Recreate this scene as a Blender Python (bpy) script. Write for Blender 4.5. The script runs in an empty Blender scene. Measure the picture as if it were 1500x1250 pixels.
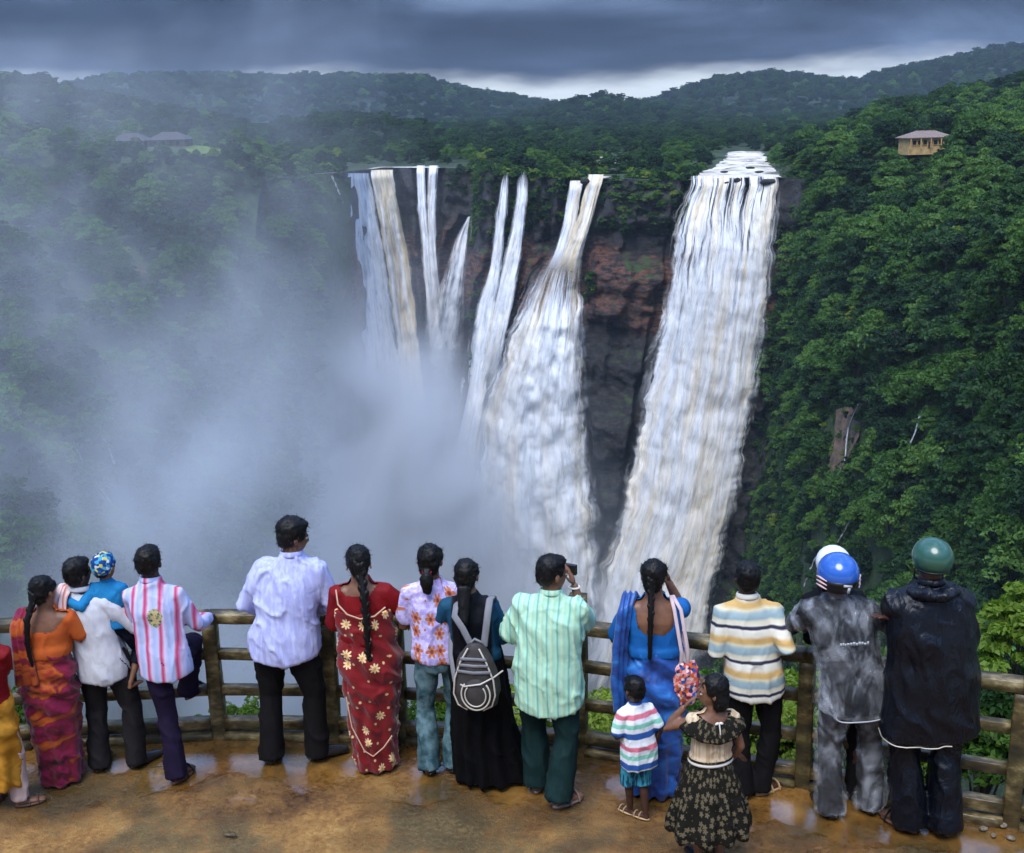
import bpy, bmesh, math, random
import numpy as np
from mathutils import Vector, Matrix

scene = bpy.context.scene
COL = scene.collection
PI = math.pi
R_ = math.radians
rng = np.random.default_rng(7)
random.seed(7)

# ------------------------------------------------------------------ camera
FPX, HCAM = 1700.0, 4.1
PITCH = math.atan(445 / 1700.0)
ROLL = R_(1.5)
_f = np.array([0, math.cos(PITCH), -math.sin(PITCH)])
_r = np.array([1.0, 0, 0])
_u = np.array([0, math.sin(PITCH), math.cos(PITCH)])
CR = _r * math.cos(ROLL) - _u * math.sin(ROLL)
CU = _u * math.cos(ROLL) + _r * math.sin(ROLL)
CAM = np.array([0, 0, HCAM])
camd = bpy.data.cameras.new("camera")
camo = bpy.data.objects.new("camera", camd)
COL.objects.link(camo)
camd.sensor_width = 36
camd.lens = 36 * FPX / 1500
camd.clip_start, camd.clip_end = 0.1, 20000
M = Matrix.Identity(4)
for i in range(3):
    M[i][0], M[i][1], M[i][2], M[i][3] = CR[i], CU[i], -_f[i], CAM[i]
camo.matrix_world = M
scene.camera = camo

# ------------------------------------------------------------------ light and sky
SUN_EL, SUN_AZ = R_(62), R_(205)          # azimuth: direction the light comes FROM, clockwise from +Y
sund = bpy.data.lights.new("sun", 'SUN')
sund.energy = 1.5
sund.angle = R_(35)
sund.color = (1.0, 0.965, 0.92)
suno = bpy.data.objects.new("sun", sund)
COL.objects.link(suno)
_sd = Vector((math.sin(SUN_AZ) * math.cos(SUN_EL), math.cos(SUN_AZ) * math.cos(SUN_EL), math.sin(SUN_EL)))
suno.rotation_euler = _sd.to_track_quat('Z', 'Y').to_euler()

scene.view_settings.view_transform = 'Standard'
scene.view_settings.look = 'None'
scene.view_settings.gamma = 1.0
scene.view_settings.use_curve_mapping = False
scene.view_settings.exposure = 1.38
scene.cycles.max_bounces = 6
scene.cycles.diffuse_bounces = 2
scene.cycles.glossy_bounces = 3
scene.cycles.transmission_bounces = 4
scene.cycles.transparent_max_bounces = 16
scene.cycles.volume_bounces = 1
scene.cycles.volume_max_steps = 128
scene.cycles.volume_step_rate = 2.0
scene.cycles.use_adaptive_sampling = True
scene.cycles.adaptive_threshold = 0.02
scene.cycles.caustics_reflective = False
scene.cycles.caustics_refractive = False
scene.cycles.sample_clamp_indirect = 4
scene.cycles.use_denoising = True


# ------------------------------------------------------------------ node helpers
class NT:
    """thin wrapper to write node trees tersely"""
    def __init__(s, tree):
        s.t = tree
        s.n = tree.nodes
        s.l = tree.links

    def new(s, typ, **kw):
        n = s.n.new(typ)
        for k, v in kw.items():
            setattr(n, k, v)
        return n

    def put(s, sock, v):
        if hasattr(v, 'is_output') or isinstance(v, bpy.types.NodeSocket):
            s.l.new(v, sock)
        elif v is not None:
            if isinstance(v, (tuple, list)) and len(v) == 3 and sock.type == 'RGBA':
                v = (*v, 1)
            sock.default_value = v

    def math(s, op, a, b=None, c=None, clamp=False):
        n = s.new('ShaderNodeMath', operation=op, use_clamp=clamp)
        for i, v in enumerate((a, b, c)):
            if v is not None:
                s.put(n.inputs[i], v)
        return n.outputs[0]

    def vmath(s, op, a, b=None, scale=None):
        n = s.new('ShaderNodeVectorMath', operation=op)
        s.put(n.inputs[0], a)
        if b is not None:
            s.put(n.inputs[1], b)
        if scale is not None:
            s.put(n.inputs['Scale'], scale)
        return n.outputs['Value'] if op in ('DOT_PRODUCT', 'LENGTH', 'DISTANCE') else n.outputs[0]

    def noise(s, vec, scale=1.0, detail=3.0, rough=0.55, dist=0.0, out='Fac'):
        n = s.new('ShaderNodeTexNoise')
        s.put(n.inputs['Vector'], vec)
        s.put(n.inputs['Scale'], scale)
        n.inputs['Detail'].default_value = detail
        n.inputs['Roughness'].default_value = rough
        n.inputs['Distortion'].default_value = dist
        return n.outputs[out]

    def voro(s, vec, scale=1.0, feature='F1', rand=1.0, dim='3D'):
        n = s.new('ShaderNodeTexVoronoi', feature=feature, voronoi_dimensions=dim)
        s.put(n.inputs['Vector'], vec)
        n.inputs['Scale'].default_value = scale
        n.inputs['Randomness'].default_value = rand
        return n

    def ramp(s, fac, stops, interp='LINEAR'):
        n = s.new('ShaderNodeValToRGB')
        n.color_ramp.interpolation = interp
        e = n.color_ramp.elements
        while len(e) < len(stops):
            e.new(0.5)
        for i, (p, c) in enumerate(stops):
            e[i].position = p
            if not isinstance(c, (tuple, list)):
                c = (c, c, c)
            e[i].color = (*c[:3], 1)
        s.put(n.inputs[0], fac)
        return n.outputs[0]

    def mix(s, fac, a, b, blend='MIX'):
        n = s.new('ShaderNodeMix', data_type='RGBA', blend_type=blend)
        s.put(n.inputs[0], fac)
        s.put(n.inputs[6], a)
        s.put(n.inputs[7], b)
        return n.outputs[2]

    def maprange(s, v, a, b, c=0.0, d=1.0, smooth=True):
        n = s.new('ShaderNodeMapRange', interpolation_type='SMOOTHSTEP' if smooth else 'LINEAR')
        s.put(n.inputs[0], v)
        for i, x in enumerate((a, b, c, d)):
            s.put(n.inputs[i + 1], x)
        return n.outputs[0]

    def xyz(s, v):
        n = s.new('ShaderNodeSeparateXYZ')
        s.put(n.inputs[0], v)
        return n.outputs

    def comb(s, x, y, z):
        n = s.new('ShaderNodeCombineXYZ')
        for i, v in enumerate((x, y, z)):
            s.put(n.inputs[i], v)
        return n.outputs[0]

    def scalev(s, v, sc):
        return s.vmath('MULTIPLY', v, sc)

    def bump(s, h, strength=0.5, dist=0.01, normal=None):
        n = s.new('ShaderNodeBump')
        n.inputs['Strength'].default_value = strength
        n.inputs['Distance'].default_value = dist
        s.put(n.inputs['Height'], h)
        if normal is not None:
            s.put(n.inputs['Normal'], normal)
        return n.outputs[0]

    def obj(s):
        return s.new('ShaderNodeTexCoord').outputs['Object']

    def uv(s):
        return s.new('ShaderNodeTexCoord').outputs['UV']

    def pos(s):
        return s.new('ShaderNodeNewGeometry').outputs['Position']

    def rnd(s):
        return s.new('ShaderNodeObjectInfo').outputs['Random']


MATS = {}


def mat(name, fn=None, color=None, rough=0.7, spec=None, **inputs):
    """principled material; fn(nt, bsdf) may rewire it"""
    m = bpy.data.materials.new(name)
    m.use_nodes = True
    nt = NT(m.node_tree)
    b = next(n for n in nt.n if n.type == 'BSDF_PRINCIPLED')
    b.inputs['Roughness'].default_value = rough
    if color is not None:
        b.inputs['Base Color'].default_value = (*color, 1)
    if spec is not None:
        b.inputs['Specular IOR Level'].default_value = spec
    for k, v in inputs.items():
        b.inputs[k.replace('_', ' ')].default_value = v
    if fn:
        fn(nt, b)
    MATS[name] = m
    return m


# ------------------------------------------------------------------ world
world = bpy.data.worlds.new("World")
scene.world = world
world.use_nodes = True
wn = NT(world.node_tree)
bg = next(n for n in wn.n if n.type == 'BACKGROUND')
sky = wn.new('ShaderNodeTexSky', sky_type='NISHITA')
sky.sun_disc = False
sky.sun_elevation = SUN_EL
sky.sun_rotation = SUN_AZ
sky.air_density = 2.0
sky.dust_density = 3.0
gen = wn.new('ShaderNodeTexCoord').outputs['Generated']
zz = wn.xyz(gen)[2]
zpos = wn.math('MAXIMUM', zz, 0.0)
# heavy cloud deck: long soft billows, flattened towards the horizon
cn1 = wn.noise(wn.scalev(gen, (3.4, 3.4, 15.0)), 1.0, 8.0, 0.60, 0.45)
cn2 = wn.noise(wn.scalev(gen, (1.3, 1.3, 5.0)), 1.7, 3.0, 0.5)
cfac = wn.math('ADD', wn.math('MULTIPLY', cn1, 0.62), wn.math('MULTIPLY', cn2, 0.38))
cloud = wn.ramp(cfac, [(0.38, (0.045, 0.070, 0.135)), (0.46, (0.095, 0.15, 0.29)), (0.54, (0.23, 0.36, 0.66)), (0.66, (0.75, 1.06, 1.75))])
# an overcast sky is brighter overhead than low down
lift = wn.maprange(zpos, 0.09, 0.70, 1.0, 14.0)
cloud = wn.mix(1.0, cloud, lift, 'MULTIPLY')
# clear pale strip under the cloud deck
edge_n = wn.noise(wn.scalev(gen, (4.2, 4.2, 16.0)), 1.0, 5.0, 0.55)
az_n = wn.noise(wn.comb(wn.xyz(gen)[0], wn.xyz(gen)[1], 0.37), 2.6, 1.0, 0.4)
edge = wn.math('ADD', 0.004, wn.math('MULTIPLY', edge_n, 0.066))
strip = wn.maprange(wn.math('SUBTRACT', zz, edge), -0.012, 0.012, 1.0, 0.0)
clear = wn.mix(0.80, sky.outputs[0], (3.4, 3.9, 4.4))
skyc = wn.mix(strip, cloud, clear)
wn.put(bg.inputs['Color'], skyc)
bg.inputs['Strength'].default_value = 0.10


# ------------------------------------------------------------------ geometry helpers
def cdir(px, py):
    px, py = np.broadcast_arrays(np.asarray(px, float), np.asarray(py, float))
    return _f + (px[..., None] - 750) / FPX * CR - (py[..., None] - 625) / FPX * CU


def at(px, py, D):
    """point seen at photo pixel (px, py), D metres ahead of the camera along +Y"""
    v = cdir(px, py)
    return CAM + v * (np.asarray(D, float) / v[..., 1])[..., None]


def gnd(px, py, z=0.0):
    v = cdir(px, py)
    return CAM + v * ((z - HCAM) / v[..., 2])[..., None]


def proj(p):
    q = np.asarray(p) - CAM
    w = q @ _f
    return 750 + FPX * (q @ CR) / w, 625 - FPX * (q @ CU) / w, w


def _hash(i, j, k, s):
    h = (i * 374761393 + j * 668265263 + k * 2147483647 + s * 1274126177) & 0xFFFFFFFF
    h = ((h ^ (h >> 13)) * 1274126177) & 0xFFFFFFFF
    return ((h ^ (h >> 16)) & 0xFFFF) / 65535.0


def vnoise(p, seed=0):
    p = np.asarray(p, float)
    i = np.floor(p).astype(np.int64)
    f = p - i
    f = f * f * (3 - 2 * f)
    o = 0
    for a in (0, 1):
        wa = f[..., 0] if a else 1 - f[..., 0]
        for b in (0, 1):
            wb = f[..., 1] if b else 1 - f[..., 1]
            for c in (0, 1):
                wc = f[..., 2] if c else 1 - f[..., 2]
                o = o + wa * wb * wc * _hash(i[..., 0] + a, i[..., 1] + b, i[..., 2] + c, seed)
    return o * 2 - 1


def fbm(p, octv=4, seed=0, gain=0.5, lac=2.03):
    p = np.asarray(p, float)
    o, a, n = 0, 1.0, 0
    for k in range(octv):
        o = o + a * vnoise(p, seed + k * 17)
        n += a
        p = p * lac + 3.1
        a *= gain
    return o / n


def mesh_np(name, v, faces, material=None, uv=None, smooth=True):
    """mesh from numpy verts + faces (an (n,3|4) array or a list of tuples)"""
    me = bpy.data.meshes.new(name)
    v = np.asarray(v, np.float32).reshape(-1, 3)
    if isinstance(faces, np.ndarray):
        k = faces.shape[1]
        me.vertices.add(len(v))
        me.vertices.foreach_set('co', v.ravel())
        me.loops.add(faces.size)
        me.loops.foreach_set('vertex_index', faces.ravel().astype(np.int32))
        me.polygons.add(len(faces))
        me.polygons.foreach_set('loop_start', np.arange(0, faces.size, k, dtype=np.int32))
        me.update(calc_edges=True)
    else:
        me.from_pydata([tuple(map(float, x)) for x in v], [], faces)
        me.update()
    me.validate()
    if uv is not None:
        lay = me.uv_layers.new(name='UVMap')
        idx = np.empty(len(me.loops), np.int32)
        me.loops.foreach_get('vertex_index', idx)
        lay.data.foreach_set('uv', np.asarray(uv, np.float32)[idx].ravel())
    if smooth:
        me.polygons.foreach_set('use_smooth', np.ones(len(me.polygons), bool))
    if material is not None:
        me.materials.append(material)
    return me


def grid_faces(nr, nc, wrap=False):
    r = np.arange(nr - 1)[:, None]
    c = np.arange(nc if wrap else nc - 1)[None, :]
    c2 = (c + 1) % nc
    a = r * nc + c
    b = r * nc + c2
    d = (r + 1) * nc + c
    e = (r + 1) * nc + c2
    return np.stack([a, d, e, b], -1).reshape(-1, 4)


def add(name, me, parent=None, loc=None, rz=None):
    o = bpy.data.objects.new(name, me)
    COL.objects.link(o)
    if parent is not None:
        o.parent = parent
    if loc is not None:
        o.location = loc
    if rz is not None:
        o.rotation_euler = (0, 0, rz)
    return o


def tag(o, label=None, cat=None, group=None, kind=None):
    if label:
        o['label'] = label
    if cat:
        o['category'] = cat
    if group:
        o['group'] = group
    if kind:
        o['kind'] = kind
    return o


def thing(name, label, cat, loc=(0, 0, 0), rz=0, group=None):
    o = bpy.data.objects.new(name, None)
    o.empty_display_size = 0.1
    COL.objects.link(o)
    o.location = [float(x) for x in loc]
    o.rotation_euler = (0, 0, rz)
    return tag(o, label, cat, group)


def box_vf(cx, cy, cz, sx, sy, sz):
    v = np.array([(x, y, z) for z in (-.5, .5) for y in (-.5, .5) for x in (-.5, .5)]) * (sx, sy, sz) + (cx, cy, cz)
    f = [(0, 2, 3, 1), (4, 5, 7, 6), (0, 1, 5, 4), (2, 6, 7, 3), (0, 4, 6, 2), (1, 3, 7, 5)]
    return v, f


class MB:
    """collects shapes into ONE mesh"""
    def __init__(s):
        s.v, s.f, s.n = [], [], 0

    def add(s, v, f):
        v = np.asarray(v, float).reshape(-1, 3)
        s.v.append(v)
        s.f += [tuple(int(i) + s.n for i in q) for q in f]
        s.n += len(v)
        return s

    def box(s, c, size, rot=None):
        v, f = box_vf(0, 0, 0, *size)
        if rot is not None:
            v = v @ np.array(rot).T
        return s.add(v + np.array(c), f)

    def mesh(s, name, material=None, smooth=True):
        return mesh_np(name, np.concatenate(s.v), s.f, material, smooth=smooth)


def tube_vf(pts, rad, n=10, caps=True, up=(0, 0, 1), squash=None, twist=None):
    """lofted tube along pts; rad = scalar, list, or list of (rx, ry); round end caps"""
    pts = np.asarray(pts, float)
    m = len(pts)
    rad = [rad] * m if np.isscalar(rad) else list(rad)
    rad = np.array([(r, r) if np.isscalar(r) else r for r in rad], float)
    tang = np.gradient(pts, axis=0)
    tang /= np.linalg.norm(tang, axis=1)[:, None] + 1e-9
    up = np.asarray(up, float)
    rings = []
    a = np.linspace(0, 2 * PI, n, endpoint=False)
    prev = None
    for i in range(m):
        t = tang[i]
        ref = up if prev is None else prev
        x = np.cross(ref, t) if prev is None else prev - t * (prev @ t)
        if np.linalg.norm(x) < 1e-4:
            x = np.cross((1, 0, 0), t)
            if np.linalg.norm(x) < 1e-4:
                x = np.cross((0, 1, 0), t)
        x /= np.linalg.norm(x)
        prev = x
        y = np.cross(t, x)
        rings.append((i, x, y, t))
    V, info = [], []

    def ring(c, x, y, rx, ry):
        return c + np.cos(a)[:, None] * x * rx + np.sin(a)[:, None] * y * ry
    seq = []
    if caps:
        i, x, y, t = rings[0]
        for q in (75, 45, 20):
            s, c = math.sin(R_(q)), math.cos(R_(q))
            seq.append(ring(pts[0] - t * s * rad[0].mean() * .8, x, y, rad[0][0] * c, rad[0][1] * c))
    for i, x, y, t in rings:
        seq.append(ring(pts[i], x, y, *rad[i]))
    if caps:
        i, x, y, t = rings[-1]
        for q in (20, 45, 75):
            s, c = math.sin(R_(q)), math.cos(R_(q))
            seq.append(ring(pts[-1] + t * s * rad[-1].mean() * .8, x, y, rad[-1][0] * c, rad[-1][1] * c))
    V = np.concatenate(seq)
    F = [tuple(q) for q in grid_faces(len(seq), n, True)[:, ::-1]]
    F.append(tuple(range(n))[::-1][::-1])
    k = (len(seq) - 1) * n
    F[-1] = tuple(range(n))
    F.append(tuple(range(k + n - 1, k - 1, -1)))
    return V, F


def ell_vf(c, r, nu=14, nv=9, rot=None):
    th = np.linspace(0, PI, nv)
    ph = np.linspace(0, 2 * PI, nu, endpoint=False)
    v = np.stack([np.sin(th)[:, None] * np.cos(ph), np.sin(th)[:, None] * np.sin(ph), np.cos(th)[:, None] * np.ones(nu)], -1)
    v[0] += 0
    v = v.reshape(-1, 3) * np.asarray(r, float)
    # keep poles slightly open rings closed by n-gons
    e = 0.12
    v[:nu] = np.stack([np.sin(e) * np.cos(ph), np.sin(e) * np.sin(ph), np.cos(e) * np.ones(nu)], -1) * r
    v[-nu:] = np.stack([np.sin(e) * np.cos(ph), np.sin(e) * np.sin(ph), -np.cos(e) * np.ones(nu)], -1) * r
    if rot is not None:
        v = v @ np.array(rot).T
    f = [tuple(q) for q in grid_faces(nv, nu, True)]
    f.append(tuple(range(nu)))
    k = (nv - 1) * nu
    f.append(tuple(range(k + nu - 1, k - 1, -1)))
    return v + np.asarray(c, float), f


def interp(x, pts):
    pts = np.asarray(pts, float)
    return np.interp(x, pts[:, 0], pts[:, 1])
# ------------------------------------------------------------------ landscape materials
def f_rock(nt, b):
    p = nt.pos()
    n1 = nt.noise(p, 0.045, 6, 0.62)
    n2 = nt.noise(nt.scalev(p, (0.25, 0.25, 0.9)), 1.0, 5, 0.65)
    base = nt.ramp(n2, [(0.3, (0.004, 0.0045, 0.0055)), (0.52, (0.016, 0.016, 0.017)), (0.74, (0.060, 0.054, 0.050))])
    red = nt.maprange(nt.noise(nt.vmath('ADD', p, (31, 7, 55)), 0.028, 4, 0.6), 0.60, 0.70)
    base = nt.mix(nt.math('MULTIPLY', red, nt.maprange(n2, 0.45, 0.6)), base, (0.15, 0.06, 0.03))
    zc = nt.math('ADD', nt.xyz(p)[2], nt.math('MULTIPLY', nt.math('SUBTRACT', n1, .5), 40.0))
    seam = nt.math('MULTIPLY', nt.maprange(zc, -78, -66), nt.maprange(zc, -50, -42, 1.0, 0.0))
    base = nt.mix(nt.math('MULTIPLY', seam, nt.maprange(n2, .40, .62, 0.0, .8)), base, (.17, .062, .030))
    nz = nt.xyz(nt.new('ShaderNodeNewGeometry').outputs['Normal'])[2]
    moss = nt.maprange(nt.math('ADD', nz, nt.math('MULTIPLY', nt.math('SUBTRACT', n1, 0.5), 1.6)), 0.68, 0.95)
    base = nt.mix(moss, base, nt.ramp(n2, [(0.3, (0.012, 0.03, 0.008)), (0.7, (0.045, 0.085, 0.02))]))
    nt.put(b.inputs['Base Color'], base)
    nt.put(b.inputs['Roughness'], nt.maprange(n1, 0.3, 0.7, 0.35, 0.8))
    nt.put(b.inputs['Normal'], nt.bump(nt.noise(p, 0.35, 7, 0.7), 1.0, 2.2))


mat('wet_rock', f_rock)


def f_floor(nt, b):
    p = nt.pos()
    n1 = nt.noise(p, 0.06, 6, 0.62)
    n2 = nt.noise(p, 0.4, 5, 0.65)
    c = nt.ramp(n2, [(0.3, (0.012, 0.026, 0.008)), (0.55, (0.035, 0.072, 0.018)), (0.75, (0.075, 0.12, 0.03))])
    bare = nt.maprange(n1, 0.60, 0.68)
    c = nt.mix(bare, c, nt.ramp(n2, [(0.3, (0.03, 0.026, 0.022)), (0.6, (0.13, 0.075, 0.045))]))
    nt.put(b.inputs['Base Color'], c)
    b.inputs['Roughness'].default_value = 0.85
    nt.put(b.inputs['Normal'], nt.bump(nt.noise(p, 0.5, 7, 0.75), 1.0, 2.0))


mat('slope_scrub', f_floor)


mat('hill_forest', lambda nt, b: nt.put(b.inputs['Base Color'], nt.ramp(nt.noise(nt.pos(), .08, 5), [(.35, (.005, .016, .007)), (.65, (.014, .040, .014))])), rough=.9)


def foliage(name, stops, trans=0.35):
    def fn(nt, b):
        r = nt.rnd()
        n = nt.noise(nt.obj(), 0.55, 3, 0.6)
        f = nt.math('ADD', nt.math('MULTIPLY', r, 0.6), nt.math('MULTIPLY', n, 0.55))
        c = nt.ramp(f, stops)
        nt.put(b.inputs['Base Color'], c)
        b.inputs['Roughness'].default_value = 0.6
        b.inputs['Specular IOR Level'].default_value = 0.25
        tr = nt.new('ShaderNodeBsdfTranslucent')
        nt.put(tr.inputs['Color'], nt.mix(1.0, c, (1.1, 1.25, 0.6), 'MULTIPLY'))
        mx = nt.new('ShaderNodeMixShader')
        mx.inputs[0].default_value = trans
        nt.l.new(b.outputs[0], mx.inputs[1])
        nt.l.new(tr.outputs[0], mx.inputs[2])
        out = next(x for x in nt.n if x.type == 'OUTPUT_MATERIAL')
        nt.l.new(mx.outputs[0], out.inputs[0])
    return mat(name, fn)


foliage('leaf_deep', [(0.2, (0.005, 0.020, 0.008)), (0.5, (0.012, 0.045, 0.014)), (0.85, (0.032, 0.085, 0.022))])
foliage('leaf_mid', [(0.2, (0.012, 0.045, 0.010)), (0.5, (0.045, 0.115, 0.020)), (0.85, (0.095, 0.190, 0.036))])
foliage('leaf_bright', [(0.2, (0.060, 0.130, 0.020)), (0.5, (0.115, 0.200, 0.028)), (0.85, (0.20, 0.26, 0.04))])
foliage('leaf_near', [(0.2, (0.040, 0.100, 0.012)), (0.5, (0.110, 0.195, 0.022)), (0.85, (0.24, 0.31, 0.045))], 0.4)
mat('bark', lambda nt, b: nt.put(b.inputs['Base Color'], nt.ramp(nt.noise(nt.scalev(nt.obj(), (3, 3, .6)), 1.5, 4), [(0.3, (0.03, 0.024, 0.018)), (0.7, (0.11, 0.095, 0.075))])), rough=0.9)


# ------------------------------------------------------------------ plateau, cliff and hillsides
def tab2(rows, px):
    return np.interp(px, [r[0] for r in rows], [r[1] for r in rows])


XB = [(250, 700), (330, 692), (400, 668), (440, 672), (480, 690), (560, 684), (700, 655), (960, 640)]
D_ALC = [(380, 470), (430, 482), (505, 508), (540, 548), (590, 562), (720, 562)]
D_BUT = [(640, 512), (735, 490), (835, 474), (930, 464), (1000, 456), (1060, 449), (1140, 438), (1220, 424)]


def Dc(px, py):
    px, py = np.broadcast_arrays(np.asarray(px, float), np.asarray(py, float))
    xb = np.interp(py, [a for a, _ in XB], [b for _, b in XB])
    k = 1 / (1 + np.exp(-(px - xb) / 2.2))
    d = tab2(D_ALC, px) * (1 - k) + tab2(D_BUT, px) * k
    return d - 0.07 * (py - 250)


RIM = [(-200, 206), (0, 208), (110, 212), (200, 214), (320, 222), (380, 240), (440, 256), (505, 252), (560, 246), (690, 246), (705, 250), (735, 258), (835, 264), (880, 262),
       (930, 262), (1000, 266), (1020, 262), (1140, 260), (1180, 262), (1250, 262), (1700, 262)]
D_RIMX = [(-200, 400), (0, 420), (150, 430), (320, 445), (400, 474)]


def rim_py(px):
    return tab2(RIM, px)


def rim_D(px):
    px = np.asarray(px, float)
    return np.where(px < 400, tab2(D_RIMX, px), Dc(px, rim_py(px)))


# outlines of the falling water in the photograph: (py, left px, right px)
FALLS = {
    'a1': [(254, 507, 541), (300, 511, 552), (340, 515, 560), (400, 521, 570), (450, 527, 577), (500, 532, 584), (560, 537, 590), (640, 536, 600)],
    'a2': [(249, 541, 576), (280, 547, 582), (320, 555, 590), (380, 565, 601), (440, 573, 609), (500, 580, 615), (560, 583, 622), (640, 584, 632)],
    'b1': [(243, 609, 623), (300, 612, 626), (360, 617, 632), (430, 622, 641), (500, 624, 652), (560, 622, 660)],
    'b2': [(243, 626, 643), (300, 626, 640), (360, 627, 641), (430, 630, 648), (500, 634, 660)],
    'c1': [(318, 684, 691), (340, 668, 692), (380, 655, 690), (430, 640, 688), (480, 628, 684), (540, 618, 680), (600, 610, 676)],
    'd1': [(252, 740, 744), (262, 733, 746), (300, 728, 744), (350, 722, 740), (400, 714, 735), (450, 697, 728), (500, 684, 724), (560, 674, 716), (640, 664, 706), (720, 652, 700)],
    'd2': [(251, 766, 771), (262, 757, 774), (290, 755, 773), (330, 748, 770), (370, 738, 766), (420, 726, 757), (470, 712, 748), (520, 700, 738), (580, 690, 724)],
    'e1': [(264, 834, 856), (290, 829, 850), (330, 822, 845), (370, 808, 836), (410, 790, 830)],
    'e2': [(256, 862, 886), (275, 856, 880), (300, 850, 874), (330, 840, 866), (370, 822, 853), (410, 800, 850)],
    'e3': [(372, 806, 852), (400, 784, 851), (440, 762, 851), (500, 736, 851), (560, 714, 852), (620, 702, 855), (700, 694, 864), (780, 690, 876), (860, 686, 874), (940, 680, 862), (1010, 676, 858)],
    'f1': [(258, 1012, 1142), (280, 1004, 1138), (320, 991, 1131), (360, 983, 1127), (420, 972, 1120), (480, 960, 1111), (540, 950, 1101), (600, 935, 1093), (660, 926, 1083),
           (720, 914, 1071), (780, 897, 1057), (840, 880, 1044), (900, 866, 1031), (1000, 838, 1008)],
}


def inside_falls(px, py, grow=0.0):
    m = np.zeros(np.broadcast(px, py).shape)
    for rows in FALLS.values():
        r = np.array(rows, float)
        l, rr = np.interp(py, r[:, 0], r[:, 1]), np.interp(py, r[:, 0], r[:, 2])
        e = np.minimum(px - l, rr - px) + grow
        m = np.maximum(m, np.clip(e / 8, 0, 1) * ((py >= r[0, 0] - 4) & (py <= r[-1, 0])))
    return m


# cliff face
pxs = np.concatenate([np.arange(400, 660, 3.0), np.arange(660, 710, 1.5), np.arange(710, 1225, 3.0)])
tt = np.linspace(0, 1, 250)
PX, T = np.meshgrid(pxs, tt)
PY = rim_py(PX) + T * (1130 - rim_py(PX))
CLP = at(PX, PY, Dc(PX, PY))
amp = np.minimum(1, T * 14 + .12)
ledge = fbm(CLP * (0.02, 0.02, 0.09), 4, 3)
crag = fbm(CLP * 0.045, 5, 11, 0.55)
crack = np.abs(fbm(CLP * (0.07, 0.07, 0.025), 3, 29))
fine = fbm(CLP * (0.22, 0.22, 0.3), 3, 41)
wet = inside_falls(PX, PY, 10.0)
CLP[..., 1] += wet * 5 + (1 - .72 * wet) * amp * (ledge * 9 + crag * 11 + np.minimum(crack, .25) * 14 - 3 + fine * 2.2)
CLP[..., 0] += amp * fbm(CLP * 0.05, 3, 51) * 4
CLP[..., 2] += amp * fbm(CLP * 0.06, 3, 61) * 2.5
cliff = tag(add('cliff', mesh_np('cliff', CLP, grid_faces(*PX.shape), MATS['wet_rock'])), kind='structure')

# plateau behind the rim
def plat_z(x, y):
    s = np.clip((y - 700) / 1500, 0, 1)
    p = np.stack([x, y, np.zeros_like(x)], -1)
    return -17 + 20 * s + 5 * fbm(p * 0.006, 3, 5) * np.clip((y - 560) / 300, 0, 1)


pxs = np.arange(-200, 1700, 12.0)
ks = np.linspace(0, 1, 90) ** 1.8
PX, K = np.meshgrid(pxs, ks)
D0 = rim_D(PX)
Dp = D0 + 0.5 + K * 2600
P0 = at(PX, rim_py(PX), D0)
v = cdir(PX, rim_py(PX))
PLX = CAM[0] + v[..., 0] / v[..., 1] * Dp
w = np.clip((Dp - D0) / 260, 0, 1)
w = w * w * (3 - 2 * w)
PLZ = P0[..., 2] * (1 - w) + plat_z(PLX, Dp) * w
PLAT = np.stack([PLX, Dp, PLZ], -1)
plateau = tag(add('plateau', mesh_np('plateau', PLAT, grid_faces(*PX.shape)[:, ::-1], MATS['slope_scrub'])), kind='structure')


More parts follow.
